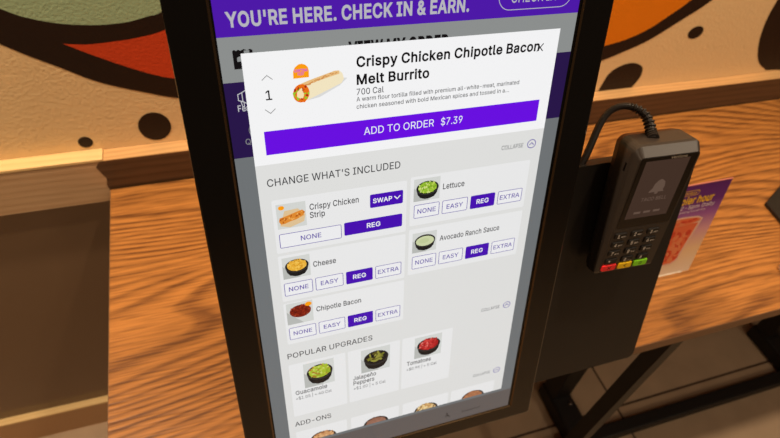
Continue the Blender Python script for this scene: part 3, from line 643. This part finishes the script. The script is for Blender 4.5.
body = [bz(0.0, -0.0195), bz(0.3, -0.0185), bz(0.7, -0.0165), bz(0.95, -0.0150), bz(1.04, -0.0085), bz(1.05, 0.0035), bz(1.0, 0.0110), bz(0.9, 0.0140), bz(0.6, 0.0155), bz(0.25, 0.0170), bz(0.0, 0.0175)]
a.poly(body, tort).up()
a.poly([bz(0.08, 0.0172), bz(0.12, 0.0100), bz(0.45, 0.0085), bz(0.80, 0.0060), bz(0.98, 0.0045), bz(1.0, 0.0110), bz(0.9, 0.0140), bz(0.6, 0.0155), bz(0.25, 0.0170)], tort2).up()
for i in range(26):
    p = bz(random.uniform(0.12, 0.93), random.uniform(0.0085, 0.0125)); a.ell(p[0], p[1], random.uniform(0.0015, 0.004), random.uniform(0.0008, 0.0018), tort3, 8, 0.3); a.up(0.05)
a.up().ell(0.1475, -0.1815, 0.0165, 0.0190, f_or, 22, -0.2).up()
for i in range(44):
    an = random.uniform(0, 6.28); rr = random.uniform(0.3, 0.98)
    a.ell(0.1475 + 0.0150 * rr * math.cos(an), -0.1815 + 0.0172 * rr * math.sin(an), random.uniform(0.002, 0.0045), random.uniform(0.0015, 0.003), random.choice((f_red, f_gr, f_or, f_gr, f_red, f_cr, f_or)), 7, random.uniform(0, 3)); a.up(0.05)
a.up().poly([(0.1385, -0.1880), (0.1390, -0.1790), (0.1440, -0.1740), (0.1500, -0.1760), (0.1530, -0.1830), (0.1510, -0.1905), (0.1440, -0.1920)], f_cr)
a.done('product_picture', disp)

art(3).text('Crispy Chicken Chipotle Bacon', 0.2628, 0.6820, -0.1385, 0.0200, c_black, 0.048).text('Melt Burrito', 0.2625, 0.4217, -0.1748, 0.0200, c_black, 0.048).done('product_title', disp)
art(3.4).line([(0.6770, -0.1395), (0.6905, -0.1245)], 0.0022, c_black).line([(0.6770, -0.1245), (0.6905, -0.1395)], 0.0022, c_black).done('close_cross', disp)
art(3).text('700 Cal', 0.2620, 0.3206, -0.1970, 0.0130, c_text, 0.012).done('calorie_text', disp)
art(3).text('A warm flour tortilla filled with premium all-white-meat, marinated', 0.2612, 0.6423, -0.2110, 0.0092, c_descr, 0.016) \
    .text('chicken seasoned with bold Mexican spices and tossed in a...', 0.2610, 0.6185, -0.2270, 0.0092, c_descr, 0.016).done('description_text', disp)
art(3).rect(0.0655, 0.7030, -0.3065, -0.2540, c_vio).up().text('ADD TO ORDER', 0.2764, 0.4387, -0.2880, 0.0170, c_white).text('$7.39', 0.4557, 0.5080, -0.2880, 0.0170, c_white).done('order_button', disp)
art(3).text("CHANGE WHAT'S INCLUDED", 0.0597, 0.3612, -0.3805, 0.0175, c_text, 0.014).done('section_heading', disp)
art(3).text('POPULAR UPGRADES', 0.0596, 0.2914, -0.8945, 0.0175, c_text, 0.014).done('section_heading', disp)
art(3).text('ADD-ONS', 0.0584, 0.1640, -1.1640, 0.0175, c_text, 0.014).done('section_heading', disp)
for vc in (-0.3660, -0.8765, -1.1450):
    a = art(3); a.text('COLLAPSE', 0.6185, 0.6770, vc - 0.0060, 0.0110, c_soft, 0.016)
    a.ring(0.7000, vc, 0.0120, 0.0020, c_line); a.line([(0.6945, vc - 0.0025), (0.7000, vc + 0.0030), (0.7055, vc - 0.0025)], 0.0020, c_line)
    a.done('collapse_control', disp)
def card(u0, u1, v0, v1): art(3).rect(u0, u1, v0, v1, c_card, 0.004).done('card', disp)
def button(u0, u1, v0, v1, t, on=False, cap=0.0125, extra=None):
    a = art(4)
    if on: a.rect(u0, u1, v0, v1, c_pur, 0.0035)
    else: a.rect(u0, u1, v0, v1, c_btnw, 0.0035).up().outline(u0, u1, v0, v1, 0.0015, c_line, 0.0035)
    a.up(); mid = (v0 + v1) / 2 - cap / 2; cu = (u0 + u1) / 2
    if extra == 'chevron':
        cu -= 0.010; x = u1 - 0.0145; y = (v0 + v1) / 2
        a.line([(x - 0.0065, y + 0.0035), (x, y - 0.0035), (x + 0.0065, y + 0.0035)], 0.0025, c_white)
    a.text(t, cu, None, mid, cap, c_white if on else c_line, 0.035 if on else 0.018, 1.0, anchor='c')
    a.done('option_button', disp)
pic_bg = E('picture_grey', 186, 188, 184); pic_bg2 = E('picture_light', 214, 216, 212); bowl_c = E('bowl_black', 30, 28, 28); bowl_r = E('bowl_rim', 56, 54, 54)
FOODS = {'lettuce': [(150, 190, 50), (196, 214, 90), (120, 160, 36), (214, 224, 140)], 'sauce': [(206, 214, 168), (196, 206, 156)],
         'cheese': [(236, 178, 60), (246, 200, 90), (214, 150, 40)], 'bacon': [(120, 30, 16), (160, 50, 24), (90, 20, 12), (180, 70, 40)],
         'guac': [(170, 190, 50), (190, 204, 70), (150, 170, 40), (204, 216, 110), (160, 180, 44), (176, 110, 46)], 'jalap': [(120, 118, 40), (150, 146, 60), (90, 80, 30)],
         'tomato': [(190, 40, 40), (214, 70, 66), (160, 26, 30), (226, 120, 110)], 'nuts': [(206, 150, 100), (224, 176, 124), (160, 104, 64)],
         'beans': [(150, 104, 84), (120, 76, 60), (170, 124, 104)], 'chick': [(226, 190, 130), (200, 150, 90), (240, 214, 160), (120, 90, 60)], 'rice': [(176, 116, 80), (140, 88, 60), (196, 140, 100)]}
def picture(u0, u1, v0, v1, kind, clip=None):
    a = art(4); W, H = u1 - u0, v1 - v0
    def food(k): return [E('%s_%d' % (kind, i), *c) for i, c in enumerate(FOODS[kind])]
    if clip is None:
        a.rect(u0, u1, v0, v1, pic_bg2).up().poly([(u0, v0), (u0 + W * .62, v0), (u0, v0 + H * .62)], pic_bg).up()
    cx, cy = (u0 + u1) / 2 + W * .02, v0 + H * 0.56
    rx, ry = W * 0.43, H * 0.31
    cl = (lambda p: [(x, max(y, clip)) for x, y in p]) if clip is not None else (lambda p: p)
    def el(x, y, r1, r2, m, k=20, rot=0.0):
        c, s_ = math.cos(rot), math.sin(rot)
        a.poly(cl([(x + r1 * math.cos(t) * c - r2 * math.sin(t) * s_, y + r1 * math.cos(t) * s_ + r2 * math.sin(t) * c) for t in [2 * math.pi * i / k for i in range(k)]]), m)
    if kind != 'bacon':
        a.poly(cl([(cx - rx, cy), (cx - rx * .86, cy - ry * .85), (cx - rx * .62, cy - ry * 1.35), (cx - rx * .2, cy - ry * 1.58), (cx + rx * .2, cy - ry * 1.58), (cx + rx * .62, cy - ry * 1.35), (cx + rx * .86, cy - ry * .85), (cx + rx, cy)]), bowl_c)
        a.up(); el(cx, cy, rx, ry, bowl_r, 24); a.up(); el(cx, cy, rx * .93, ry * .88, bowl_c, 24); a.up()
    fs = food(kind)
    if kind == 'sauce':
        el(cx, cy - ry * .05, rx * .88, ry * .8, fs[0]); a.up()
        el(cx - rx * .1, cy, rx * .5, ry * .4, fs[1])
    else:
        g = {'jalap': 0.62, 'bacon': 0.95}.get(kind, 0.82); big = {'guac': .17, 'jalap': .24, 'tomato': .17, 'nuts': .18, 'chick': .2, 'cheese': .13, 'lettuce': .14, 'bacon': .12}.get(kind, .11)
        el(cx, cy + ry * (.05 if kind != 'jalap' else -.1), rx * g, ry * g, fs[0] if kind != 'jalap' else bowl_c); a.up()
        for i in range(90 if kind != 'jalap' else 22):
            t = random.uniform(0, 6.283); q = math.sqrt(random.random()) * g
            el(cx + rx * q * math.cos(t), cy + ry * (.12 + q * math.sin(t)), rx * big * random.uniform(.5, 1.1), rx * big * random.uniform(.25, .55), random.choice(fs), 7, random.uniform(0, 3.1)); a.up(0.05)
        if kind == 'bacon': a.up().ell(u1 - W * .16, v1 - H * .16, W * .13, H * .1, b_or, 12)
    a.done('ingredient_picture', disp)
# included ingredients, left column
card(0.0640, 0.3790, -0.5575, -0.4155)
art(4).text('Crispy Chicken', 0.1467, 0.2612, -0.4535, 0.0152, c_text, 0.022).text('Strip', 0.1460, 0.1810, -0.4750, 0.0152, c_text, 0.022).done('ingredient_name', disp)
button(0.2882, 0.3697, -0.4745, -0.4387, 'SWAP', True, 0.0115, 'chevron')
button(0.0725, 0.2180, -0.5440, -0.5055, 'NONE'); button(0.2245, 0.3690, -0.5395, -0.5035, 'REG', True)
# chicken strip on paper
st1 = E('strip_gold', 226, 140, 50); st2 = E('strip_dark', 186, 92, 24); st3 = E('strip_light', 244, 178, 92); paper = E('paper_tan', 226, 196, 150)
a = art(4); a.rect(0.0720, 0.1380, -0.4920, -0.4280, pic_bg2).up()
a.poly([(0.078, -0.484), (0.100, -0.4905), (0.132, -0.480), (0.1365, -0.462), (0.120, -0.444), (0.090, -0.446)], paper).up()
a.poly([(0.0760, -0.4720), (0.0800, -0.4800), (0.0900, -0.4790), (0.1010, -0.4750), (0.1150, -0.4720), (0.1300, -0.4650), (0.1360, -0.4560), (0.1300, -0.4490), (0.1180, -0.4520), (0.1020, -0.4570), (0.0880, -0.4610), (0.0780, -0.4630)], st1).up()
for i in range(40):
    t = random.random(); x = 0.079 + t * 0.054; y = -0.4715 + t * 0.0145 + random.uniform(-0.0055, 0.0055)
    a.ell(x, y, random.uniform(0.0015, 0.004), random.uniform(0.001, 0.0022), random.choice((st1, st2, st3)), 7, random.uniform(0, 3)); a.up(0.05)
a.up().ell(0.0835, -0.4375, 0.0068, 0.0055, b_or, 12); a.done('ingredient_picture', disp)
def row4(u, v0, v1, ws):
    for (x0, x1), t in zip(ws, ('NONE', 'EASY', 'REG', 'EXTRA')): button(x0, x1, v0, v1, t, t == 'REG', 0.0125)
LW = ((0.0710, 0.1405), (0.1475, 0.2175), (0.2245, 0.2935), (0.3005, 0.3698))
RW = ((0.3985, 0.4650), (0.4725, 0.5410), (0.5490, 0.6165), (0.6245, 0.6937))
card(0.0640, 0.3790, -0.7010, -0.5650)
picture(0.0720, 0.1380, -0.6345, -0.5725, 'cheese')
art(4).text('Cheese', 0.1451, 0.2009, -0.6125, 0.0152, c_text, 0.022).done('ingredient_name', disp); row4(0, -0.6860, -0.6470, LW)
card(0.0640, 0.3790, -0.8440, -0.7085)
picture(0.0700, 0.1360, -0.7790, -0.7110, 'bacon')
art(4).text('Chipotle Bacon', 0.1446, 0.2616, -0.7530, 0.0152, c_text, 0.022).done('ingredient_name', disp); row4(0, -0.8300, -0.7900, LW)
# right column
card(0.3880, 0.7040, -0.5450, -0.4095)
picture(0.3965, 0.4635, -0.4775, -0.4170, 'lettuce')
art(4).text('Lettuce', 0.4715, 0.5279, -0.4545, 0.0152, c_text, 0.022).done('ingredient_name', disp); row4(0, -0.5250, -0.4870, RW)
card(0.3880, 0.7040, -0.6960, -0.5560)
picture(0.3980, 0.4630, -0.6290, -0.5690, 'sauce')
art(4).text('Avocado Ranch Sauce', 0.4720, 0.6410, -0.6045, 0.0152, c_text, 0.022).done('ingredient_name', disp); row4(0, -0.6795, -0.6400, RW)
# popular upgrades
for (u0, u1) in ((0.0590, 0.2140), (0.2210, 0.3720), (0.3790, 0.5330)): card(u0, u1, -1.1220, -0.9180)
picture(0.0970, 0.1810, -1.0180, -0.9268, 'guac'); picture(0.2580, 0.3425, -1.0140, -0.9266, 'jalap'); picture(0.4170, 0.5000, -1.0080, -0.9268, 'tomato')
art(4).text('Guacamole', 0.0700, 0.1582, -1.0360, 0.0152, c_text, 0.022).text('+$1.05 | + 40 Cal', 0.0690, 0.1700, -1.0565, 0.0108, c_soft, 0.018).done('upgrade_name', disp)
art(4).text('Jalapeño', 0.2335, 0.3010, -1.0340, 0.0152, c_text, 0.022).text('Peppers', 0.2340, 0.2960, -1.0540, 0.0152, c_text, 0.022).text('+$1.00 | + 5 Cal', 0.2345, 0.3300, -1.0740, 0.0108, c_soft, 0.018).done('upgrade_name', disp)
art(4).text('Tomatoes', 0.3950, 0.4700, -1.0290, 0.0152, c_text, 0.022).text('+$0.95 | + 5 Cal', 0.3945, 0.4890, -1.0500, 0.0108, c_soft, 0.018).done('upgrade_name', disp)
# add-ons cut by the dialog's lower edge
for i, (cu, kd) in enumerate(((0.1357, 'nuts'), (0.3000, 'beans'), (0.4640, 'chick'), (0.6250, 'rice'))):
    card(cu - 0.0775, cu + 0.0740, MV0 + 0.0005, -1.1900)
    picture(cu - 0.0470, cu + 0.0450, -1.2950, -1.2020, kd, MV0 + 0.0002)

# cover glass in front of the display
mg = bpy.data.materials.new('cover_glass'); mg.use_nodes = True
nt = mg.node_tree; nt.nodes.clear()
tr = nt.nodes.new('ShaderNodeBsdfTransparent'); gl = nt.nodes.new('ShaderNodeBsdfGlossy'); gl.inputs['Roughness'].default_value = 0.06
fz = nt.nodes.new('ShaderNodeFresnel'); fz.inputs['IOR'].default_value = 1.5
mx = nt.nodes.new('ShaderNodeMixShader'); out = nt.nodes.new('ShaderNodeOutputMaterial')
nt.links.new(fz.outputs[0], mx.inputs[0]); nt.links.new(tr.outputs[0], mx.inputs[1]); nt.links.new(gl.outputs[0], mx.inputs[2]); nt.links.new(mx.outputs[0], out.inputs[0])
Art(K, 0.00055).rect(iu0 + 0.0004, iu1 - 0.0004, iv0 + 0.0004, iv1 - 0.0004, mg).done('cover_glass', kiosk)

# ================================================================== CARD TERMINAL
TC = Vector((0.4574, 0.3295, -0.4406)) + Vector((0, 0, ZC)); ty, tt = -0.037218, 0.151447
ta = Vector((math.cos(ty), math.sin(ty), 0)); tb0 = Vector((-math.sin(ty), math.cos(ty), 0))
tb = tb0 * math.sin(tt) + Vector((0, 0, math.cos(tt))); tn = ta.cross(tb)
T = Frame(TC, ta * 0.001, tb * 0.001, tn * 0.001)      # millimetres
m_term = pmat('terminal_grey_plastic', rgb(54, 46, 41), 0.32, 0.5, bump=(900, 0.05, 0.0002))
m_tdark = pmat('terminal_black_glass', rgb(20, 16, 14), 0.18, 0.5)
m_key = pmat('terminal_key_black', rgb(22, 19, 17), 0.4, 0.45)
m_print = pmat('terminal_print_white', rgb(215, 205, 195), 0.5, 0.3)
m_brand = pmat('terminal_brand_grey', rgb(205, 190, 172), 0.5, 0.3)
term = thing('card_terminal', T.p(0, -83, -24), 'dark grey card payment terminal with colour keys mounted on the plate right of the kiosk', 'card terminal')
def tring(x0, x1, y0, y1, r, z0, z1=None):
    z1 = z0 if z1 is None else z1       # z0 at the bottom edge, z1 at the top edge
    return [T.p(x, y, z0 + (z1 - z0) * (y - y0) / (y1 - y0)) for x, y in rrect(x0, x1, y0, y1, r, 6)]
bm = bmesh.new()
loft(bm, [tring(-34, 35, -84, 80, (4, 4, 10, 10), -24, -44), tring(-38.5, 39.5, -88, 87, (4, 4, 10, 10), -22, -41), tring(-40.5, 41.5, -89, 90, (4, 4, 9, 10), -16, -33),
          tring(-40.5, 42.5, -87.5, 90.5, (4, 4, 7, 10), -5, -11), tring(-40, 43.0, -86, 89.5, (4, 4, 6, 8), -2.0, -8.0), tring(-36.0, 41.0, -82, 80.5, (3, 3, 5, 5), 0, 0)])
o = bm_obj('body', bm, m_term, term)
box('mounting_bracket', m_black, -22, 24, -18, 40, -35.5, -26, term, 0.0, T)
bm = bmesh.new()
loft(bm, [tring(-33.5, 38.5, -15, 79.5, 3, -0.5), tring(-33.5, 38.5, -15, 79.5, 3, 0.5)])
o_dg = bm_obj('screen_glass', bm, m_tdark, term)
c_ts = emat('terminal_screen_glow', rgb(66, 48, 38)); c_ti = emat('terminal_screen_icon', rgb(96, 76, 64))
a = Art(T, 0.62, 0.04); a.rect(-27.5, 29, -2, 75.5, c_ts); a.done('terminal_screen', term)
a = Art(T, 0.72, 0.04)
a.poly([(-9, 33), (-8, 35.5), (-5.5, 38), (-4.5, 44), (-1, 48.5), (2, 50), (4.5, 49.2), (8.5, 46), (10, 40), (9, 35.5), (11.5, 33)], c_ti).ell(1.5, 31.8, 2.4, 1.6, c_ti, 10)
a.text('TACO BELL', -15, 19, 21.5, 4.8, c_ti, 0.02)
for x in (-18, -5, 8): a.rect(x, x + 9, 4.2, 7.2, c_ti)
a.done('screen_logo', term)
Art(T, 0.62, 0.04).text('Verifone', 3, 24, 75.9, 3.2, m_brand, 0.0).done('brand_print', term)
bm = bmesh.new()
loft(bm, [tring(-35, 34, -81.5, -17.5, 3, -0.4), tring(-35, 34, -81.5, -17.5, 3, 0.35)])
bm_obj('keypad_plate', bm, m_term, term)
keys = ['1', '2', '3', '4', '5', '6', '7', '8', '9', '*', '0', '#']
sub = ['qz', 'abc', 'def', 'ghi', 'jkl', 'mno', 'prs', 'tuv', 'wxy', '', '-,.', '']
def key(cx, cy, w, h, top, mat):
    bm = bmesh.new()
    loft(bm, [tring(cx - w / 2, cx + w / 2, cy - h / 2, cy + h / 2, 2, 0.3), tring(cx - w / 2, cx + w / 2, cy - h / 2, cy + h / 2, 2, top - 0.6), tring(cx - w / 2 + .8, cx + w / 2 - .8, cy - h / 2 + .8, cy + h / 2 - .8, 1.6, top)])
    return bm
for i, k in enumerate(keys):
    cx = -24 + 22.3 * (i % 3); cy = -26.0 - 13.3 * (i // 3)
    ko = bm_obj('key', key(cx, cy, 16.5, 8.2, 2.0, m_key), m_key, term)
    a = Art(T, 2.06, 0.02); a.text(k, cx - 4.5, cx - 1.5, cy - 2.4, 4.8, m_print, 0.04)
    if sub[i]: a.text(sub[i], cx + 0.4, cx + 6.2, cy - 1.8, 2.2, m_print, 0.03)
    a.done('key_print', ko)
for cx, nm, c in ((-24, 'red', (255, 48, 52)), (-1.7, 'yellow', (255, 206, 24)), (20.6, 'green', (140, 226, 34))):
    m = pmat('key_%s_rubber' % nm, rgb(*c), 0.4, 0.4)
    ko = bm_obj('function_key', key(cx, -76.0, 19.5, 9.5, 2.4, m), m, term); ko['label'] = nm + ' key'
    a = Art(T, 2.46, 0.02)
    if nm == 'red': a.line([(cx - 2, -78), (cx + 2, -74)], 0.9, m_key).line([(cx - 2, -74), (cx + 2, -78)], 0.9, m_key)
    elif nm == 'yellow': a.line([(cx + 1.5, -78), (cx - 1.5, -76), (cx + 1.5, -74)], 0.8, m_key)
    else: a.ring(cx, -76, 2.2, 0.8, m_key)
    a.done('key_print', ko)
# slot and sensor on the left flank
TF = Frame(T.p(-40.7, 0, 0), T.n, T.b, -T.a)
bm = bmesh.new(); add_box(bm, TF, -14, -11.5, 58, 68, -0.8, 0.25); bm_obj('side_slot', bm, m_tdark, term)
bm = bmesh.new(); loft(bm, [[TF.p(-8 + r * math.cos(t), -38 + r * math.sin(t), z) for t in [i * math.pi / 5 for i in range(10)]] for r, z in ((1.6, -0.4), (1.5, 0.5))]); bm_obj('side_screw', bm, m_bolt, term)

# cable out of the terminal's top
CP = [(0.4495, 0.3640, -0.3552), (0.4520, 0.3714, -0.3541), (0.4540, 0.3809, -0.3493), (0.4535, 0.3915, -0.3448), (0.4474, 0.4014, -0.3424), (0.4384, 0.4089, -0.3432), (0.4284, 0.4125, -0.3478), (0.4208, 0.4120, -0.3552), (0.4147, 0.4087, -0.3643), (0.4093, 0.4036, -0.3750), (0.4036, 0.3975, -0.3865), (0.3980, 0.3922, -0.3973), (0.3917, 0.3881, -0.4091), (0.3834, 0.3832, -0.4241), (0.3750, 0.3800, -0.4500), (0.3680, 0.3760, -0.4900)]
CP = [Vector(p) + Vector((0, 0, ZC)) for p in CP]
cab = thing('terminal_cable', CP[0], 'black cable looping from the top of the card terminal down behind the plate', 'cable')
pts = spline(CP, 10)
m_cable = pmat('black_cable_rubber', rgb(38, 31, 27), 0.42, 0.45)
bm = bmesh.new(); tube(bm, pts, 0.0041, 14); bm_obj('cable_cord', bm, m_cable, cab, True)
bm = bmesh.new(); n = 46; rad = []
for i in range(n):
    taper = 0.0068 - 0.0016 * i / n
    rad.append(taper if (i % 4) in (1, 2) else taper - 0.0014)
tube(bm, pts[:n], rad, 16); bm_obj('strain_relief', bm, m_cable, cab, False)

# ================================================================== FLYER ON THE TABLE
ft = math.radians(9.4)
F = Frame((0.685, 0.450, TZ), (1, 0, 0), (0, math.sin(ft), math.cos(ft)), (0, -math.cos(ft), math.sin(ft)))
fly = thing('promo_flyer', (0.755, 0.45, TZ), 'purple promotional flyer with red iced drink standing on the table behind the card terminal', 'flyer')
m_fly = bpy.data.materials.new('flyer_print'); m_fly.use_nodes = True
nt = m_fly.node_tree; b = nt.nodes['Principled BSDF']; b.inputs['Roughness'].default_value = 0.35
tc = nt.nodes.new('ShaderNodeTexCoord'); sp = nt.nodes.new('ShaderNodeSeparateXYZ'); mr = nt.nodes.new('ShaderNodeMapRange')
mr.inputs['From Min'].default_value = 0.0; mr.inputs['From Max'].default_value = 0.208
cr = nt.nodes.new('ShaderNodeValToRGB'); e = cr.color_ramp.elements
e[0].position = 0.0; e[0].color = rgb(240, 226, 206); e[1].position = 1.0; e[1].color = rgb(92, 28, 110)
for p, c in ((0.28, (244, 206, 160)), (0.50, (222, 160, 170)), (0.68, (160, 92, 160)), (0.82, (104, 40, 122))):
    q = cr.color_ramp.elements.new(p); q.color = rgb(*c)
nt.links.new(tc.outputs['Object'], sp.inputs[0]); nt.links.new(sp.outputs['Z'], mr.inputs[0]); nt.links.new(mr.outputs[0], cr.inputs[0]); nt.links.new(cr.outputs[0], b.inputs['Base Color'])
box('card', m_fly, 0, 0.14, 0, 0.211, -0.0006, 0, fly, 0.0, F)
box('card_top_edge', pmat('flyer_edge_pink', rgb(240, 150, 140), 0.4, 0.4), 0, 0.14, 0.2095, 0.2115, -0.0007, 0.0003, fly, 0.0, F)
m_ft = pmat('flyer_white_ink', rgb(236, 220, 226), 0.4, 0.3); m_fy = pmat('flyer_yellow_ink', rgb(252, 196, 30), 0.4, 0.3)
a = Art(F, 0.0004, 0.00004)
a.outline(0.030, 0.077, 0.1885, 0.199, 0.0010, m_fy, 0.004).text('Weekdays', 0.0365, 0.0715, 0.1915, 0.0050, m_fy, 0.01)
a.text('Happier hour', 0.016, 0.1150, 0.1705, 0.0150, m_fy, 0.045)
a.text('from 2-5pm Daily', 0.020, 0.1240, 0.1590, 0.0075, m_ft, 0.02)
a.text('at participating locations', 0.022, 0.1080, 0.1510, 0.0042, m_ft, 0.01)
a.done('flyer_lettering', fly)
# drink picture printed on the card
d1 = pmat('drink_red', rgb(216, 66, 44), 0.35, 0.4); d2 = pmat('drink_orange', rgb(236, 110, 70), 0.35, 0.4); d3 = pmat('drink_pale', rgb(236, 136, 92), 0.35, 0.4); d4 = pmat('drink_green', rgb(160, 180, 80), 0.35, 0.4); d5 = pmat('cup_clear', rgb(238, 196, 176), 0.3, 0.5)
a = Art(F, 0.0004, 0.00003)
a.poly([(0.016, 0.132), (0.024, 0.035), (0.036, 0.028), (0.086, 0.028), (0.096, 0.035), (0.113, 0.132), (0.10, 0.139), (0.064, 0.142), (0.028, 0.139)], d5).up()
a.poly([(0.021, 0.123), (0.028, 0.038), (0.040, 0.032), (0.083, 0.032), (0.092, 0.038), (0.107, 0.123)], d2).up()
for i in range(60):
    t = random.random(); y = 0.038 + t * 0.082; hw = 0.030 + t * 0.010
    a.ell(0.0625 + random.uniform(-hw, hw), y, random.uniform(0.003, 0.010), random.uniform(0.003, 0.008), random.choice((d1, d1, d2, d3)), 8, random.uniform(0, 3)); a.up(0.1)
a.up().ell(0.064, 0.130, 0.045, 0.0085, d3, 24).up().ell(0.064, 0.130, 0.041, 0.0065, d2, 24).up()
for i in range(16): a.ell(0.064 + random.uniform(-.034, .034), 0.130 + random.uniform(-.004, .004), 0.006, 0.0025, random.choice((d1, d3, d2)), 8); a.up(0.1)
a.up().ell(0.048, 0.062, 0.009, 0.020, d4, 14, 0.2).up().ell(0.046, 0.060, 0.005, 0.014, d3, 12, 0.2)
a.done('drink_picture', fly)
# clear acrylic foot that keeps it upright
box('stand_foot', pmat('stand_plastic', rgb(225, 215, 200), 0.2, 0.5), 0.702, 0.808, 0.449, 0.515, TZ, TZ + 0.002, fly)
bm = bmesh.new(); add_box(bm, Frame((0.685, 0.4525, TZ + 0.002), (1, 0, 0), (0, math.sin(ft), math.cos(ft)), (0, -math.cos(ft), math.sin(ft))), 0.017, 0.123, 0, 0.15, -0.002, 0.0); bm_obj('stand_back', bm, MATS['stand_plastic'], fly)

# ================================================================== THINGS CUT BY THE RIGHT EDGE
an = math.radians(17)
B2 = Frame((1.121, 0.564, TZ), (math.cos(an), math.sin(an), 0), (-math.sin(an), math.cos(an), 0), (0, 0, 1))
nb = thing('base_plate', B2.p(0.13, -0.12, 0), 'square black stand base plate on the table at the right picture edge', 'base plate')
bm = bmesh.new(); q = lambda s_, z: [Vector((1.121 + x, 0.564 + y, TZ + z)) for x, y in ((s_, -s_ * 0.5), (-0.039 + s_, -0.247 + s_), (0.19 - s_, -0.15), (0.225 - s_, 0.11 - s_))]
loft(bm, [q(0, 0), q(0, 0.008), q(0.002, 0.010)]); bm_obj('plate', bm, m_black, nb)
bm = bmesh.new(); tube(bm, [B2.p(0.13, -0.12, 0.010), B2.p(0.13, -0.12, 0.12)], 0.016, 16); bm_obj('stub_post', bm, m_black, nb, True)
P2 = Frame((1.016, 0.376, TZ), (math.cos(0.3), math.sin(0.3), 0), (-math.sin(0.3), math.cos(0.3), 0), (0, 0, 1))
ph = thing('smartphone', P2.p(0.075, 0, 0), 'dark smartphone with pale metal rim on the table, cut by right picture edge', 'phone')
bm = bmesh.new(); q = lambda s_, z: [P2.p(x, y, z) for x, y in rrect(s_, 0.150 - s_, -0.036 + s_, 0.036 - s_, 0.010 - s_, 5)]
loft(bm, [q(0.001, 0), q(0, 0.002), q(0, 0.006), q(0.0012, 0.0078)]); bm_obj('phone_rim', bm, pmat('phone_rim_metal', rgb(205, 190, 175), 0.3, 0.5, 0.8), ph)
bm = bmesh.new(); loft(bm, [q(0.0022, 0.0075), q(0.0022, 0.0082)]); bm_obj('phone_screen', bm, m_tdark, ph)
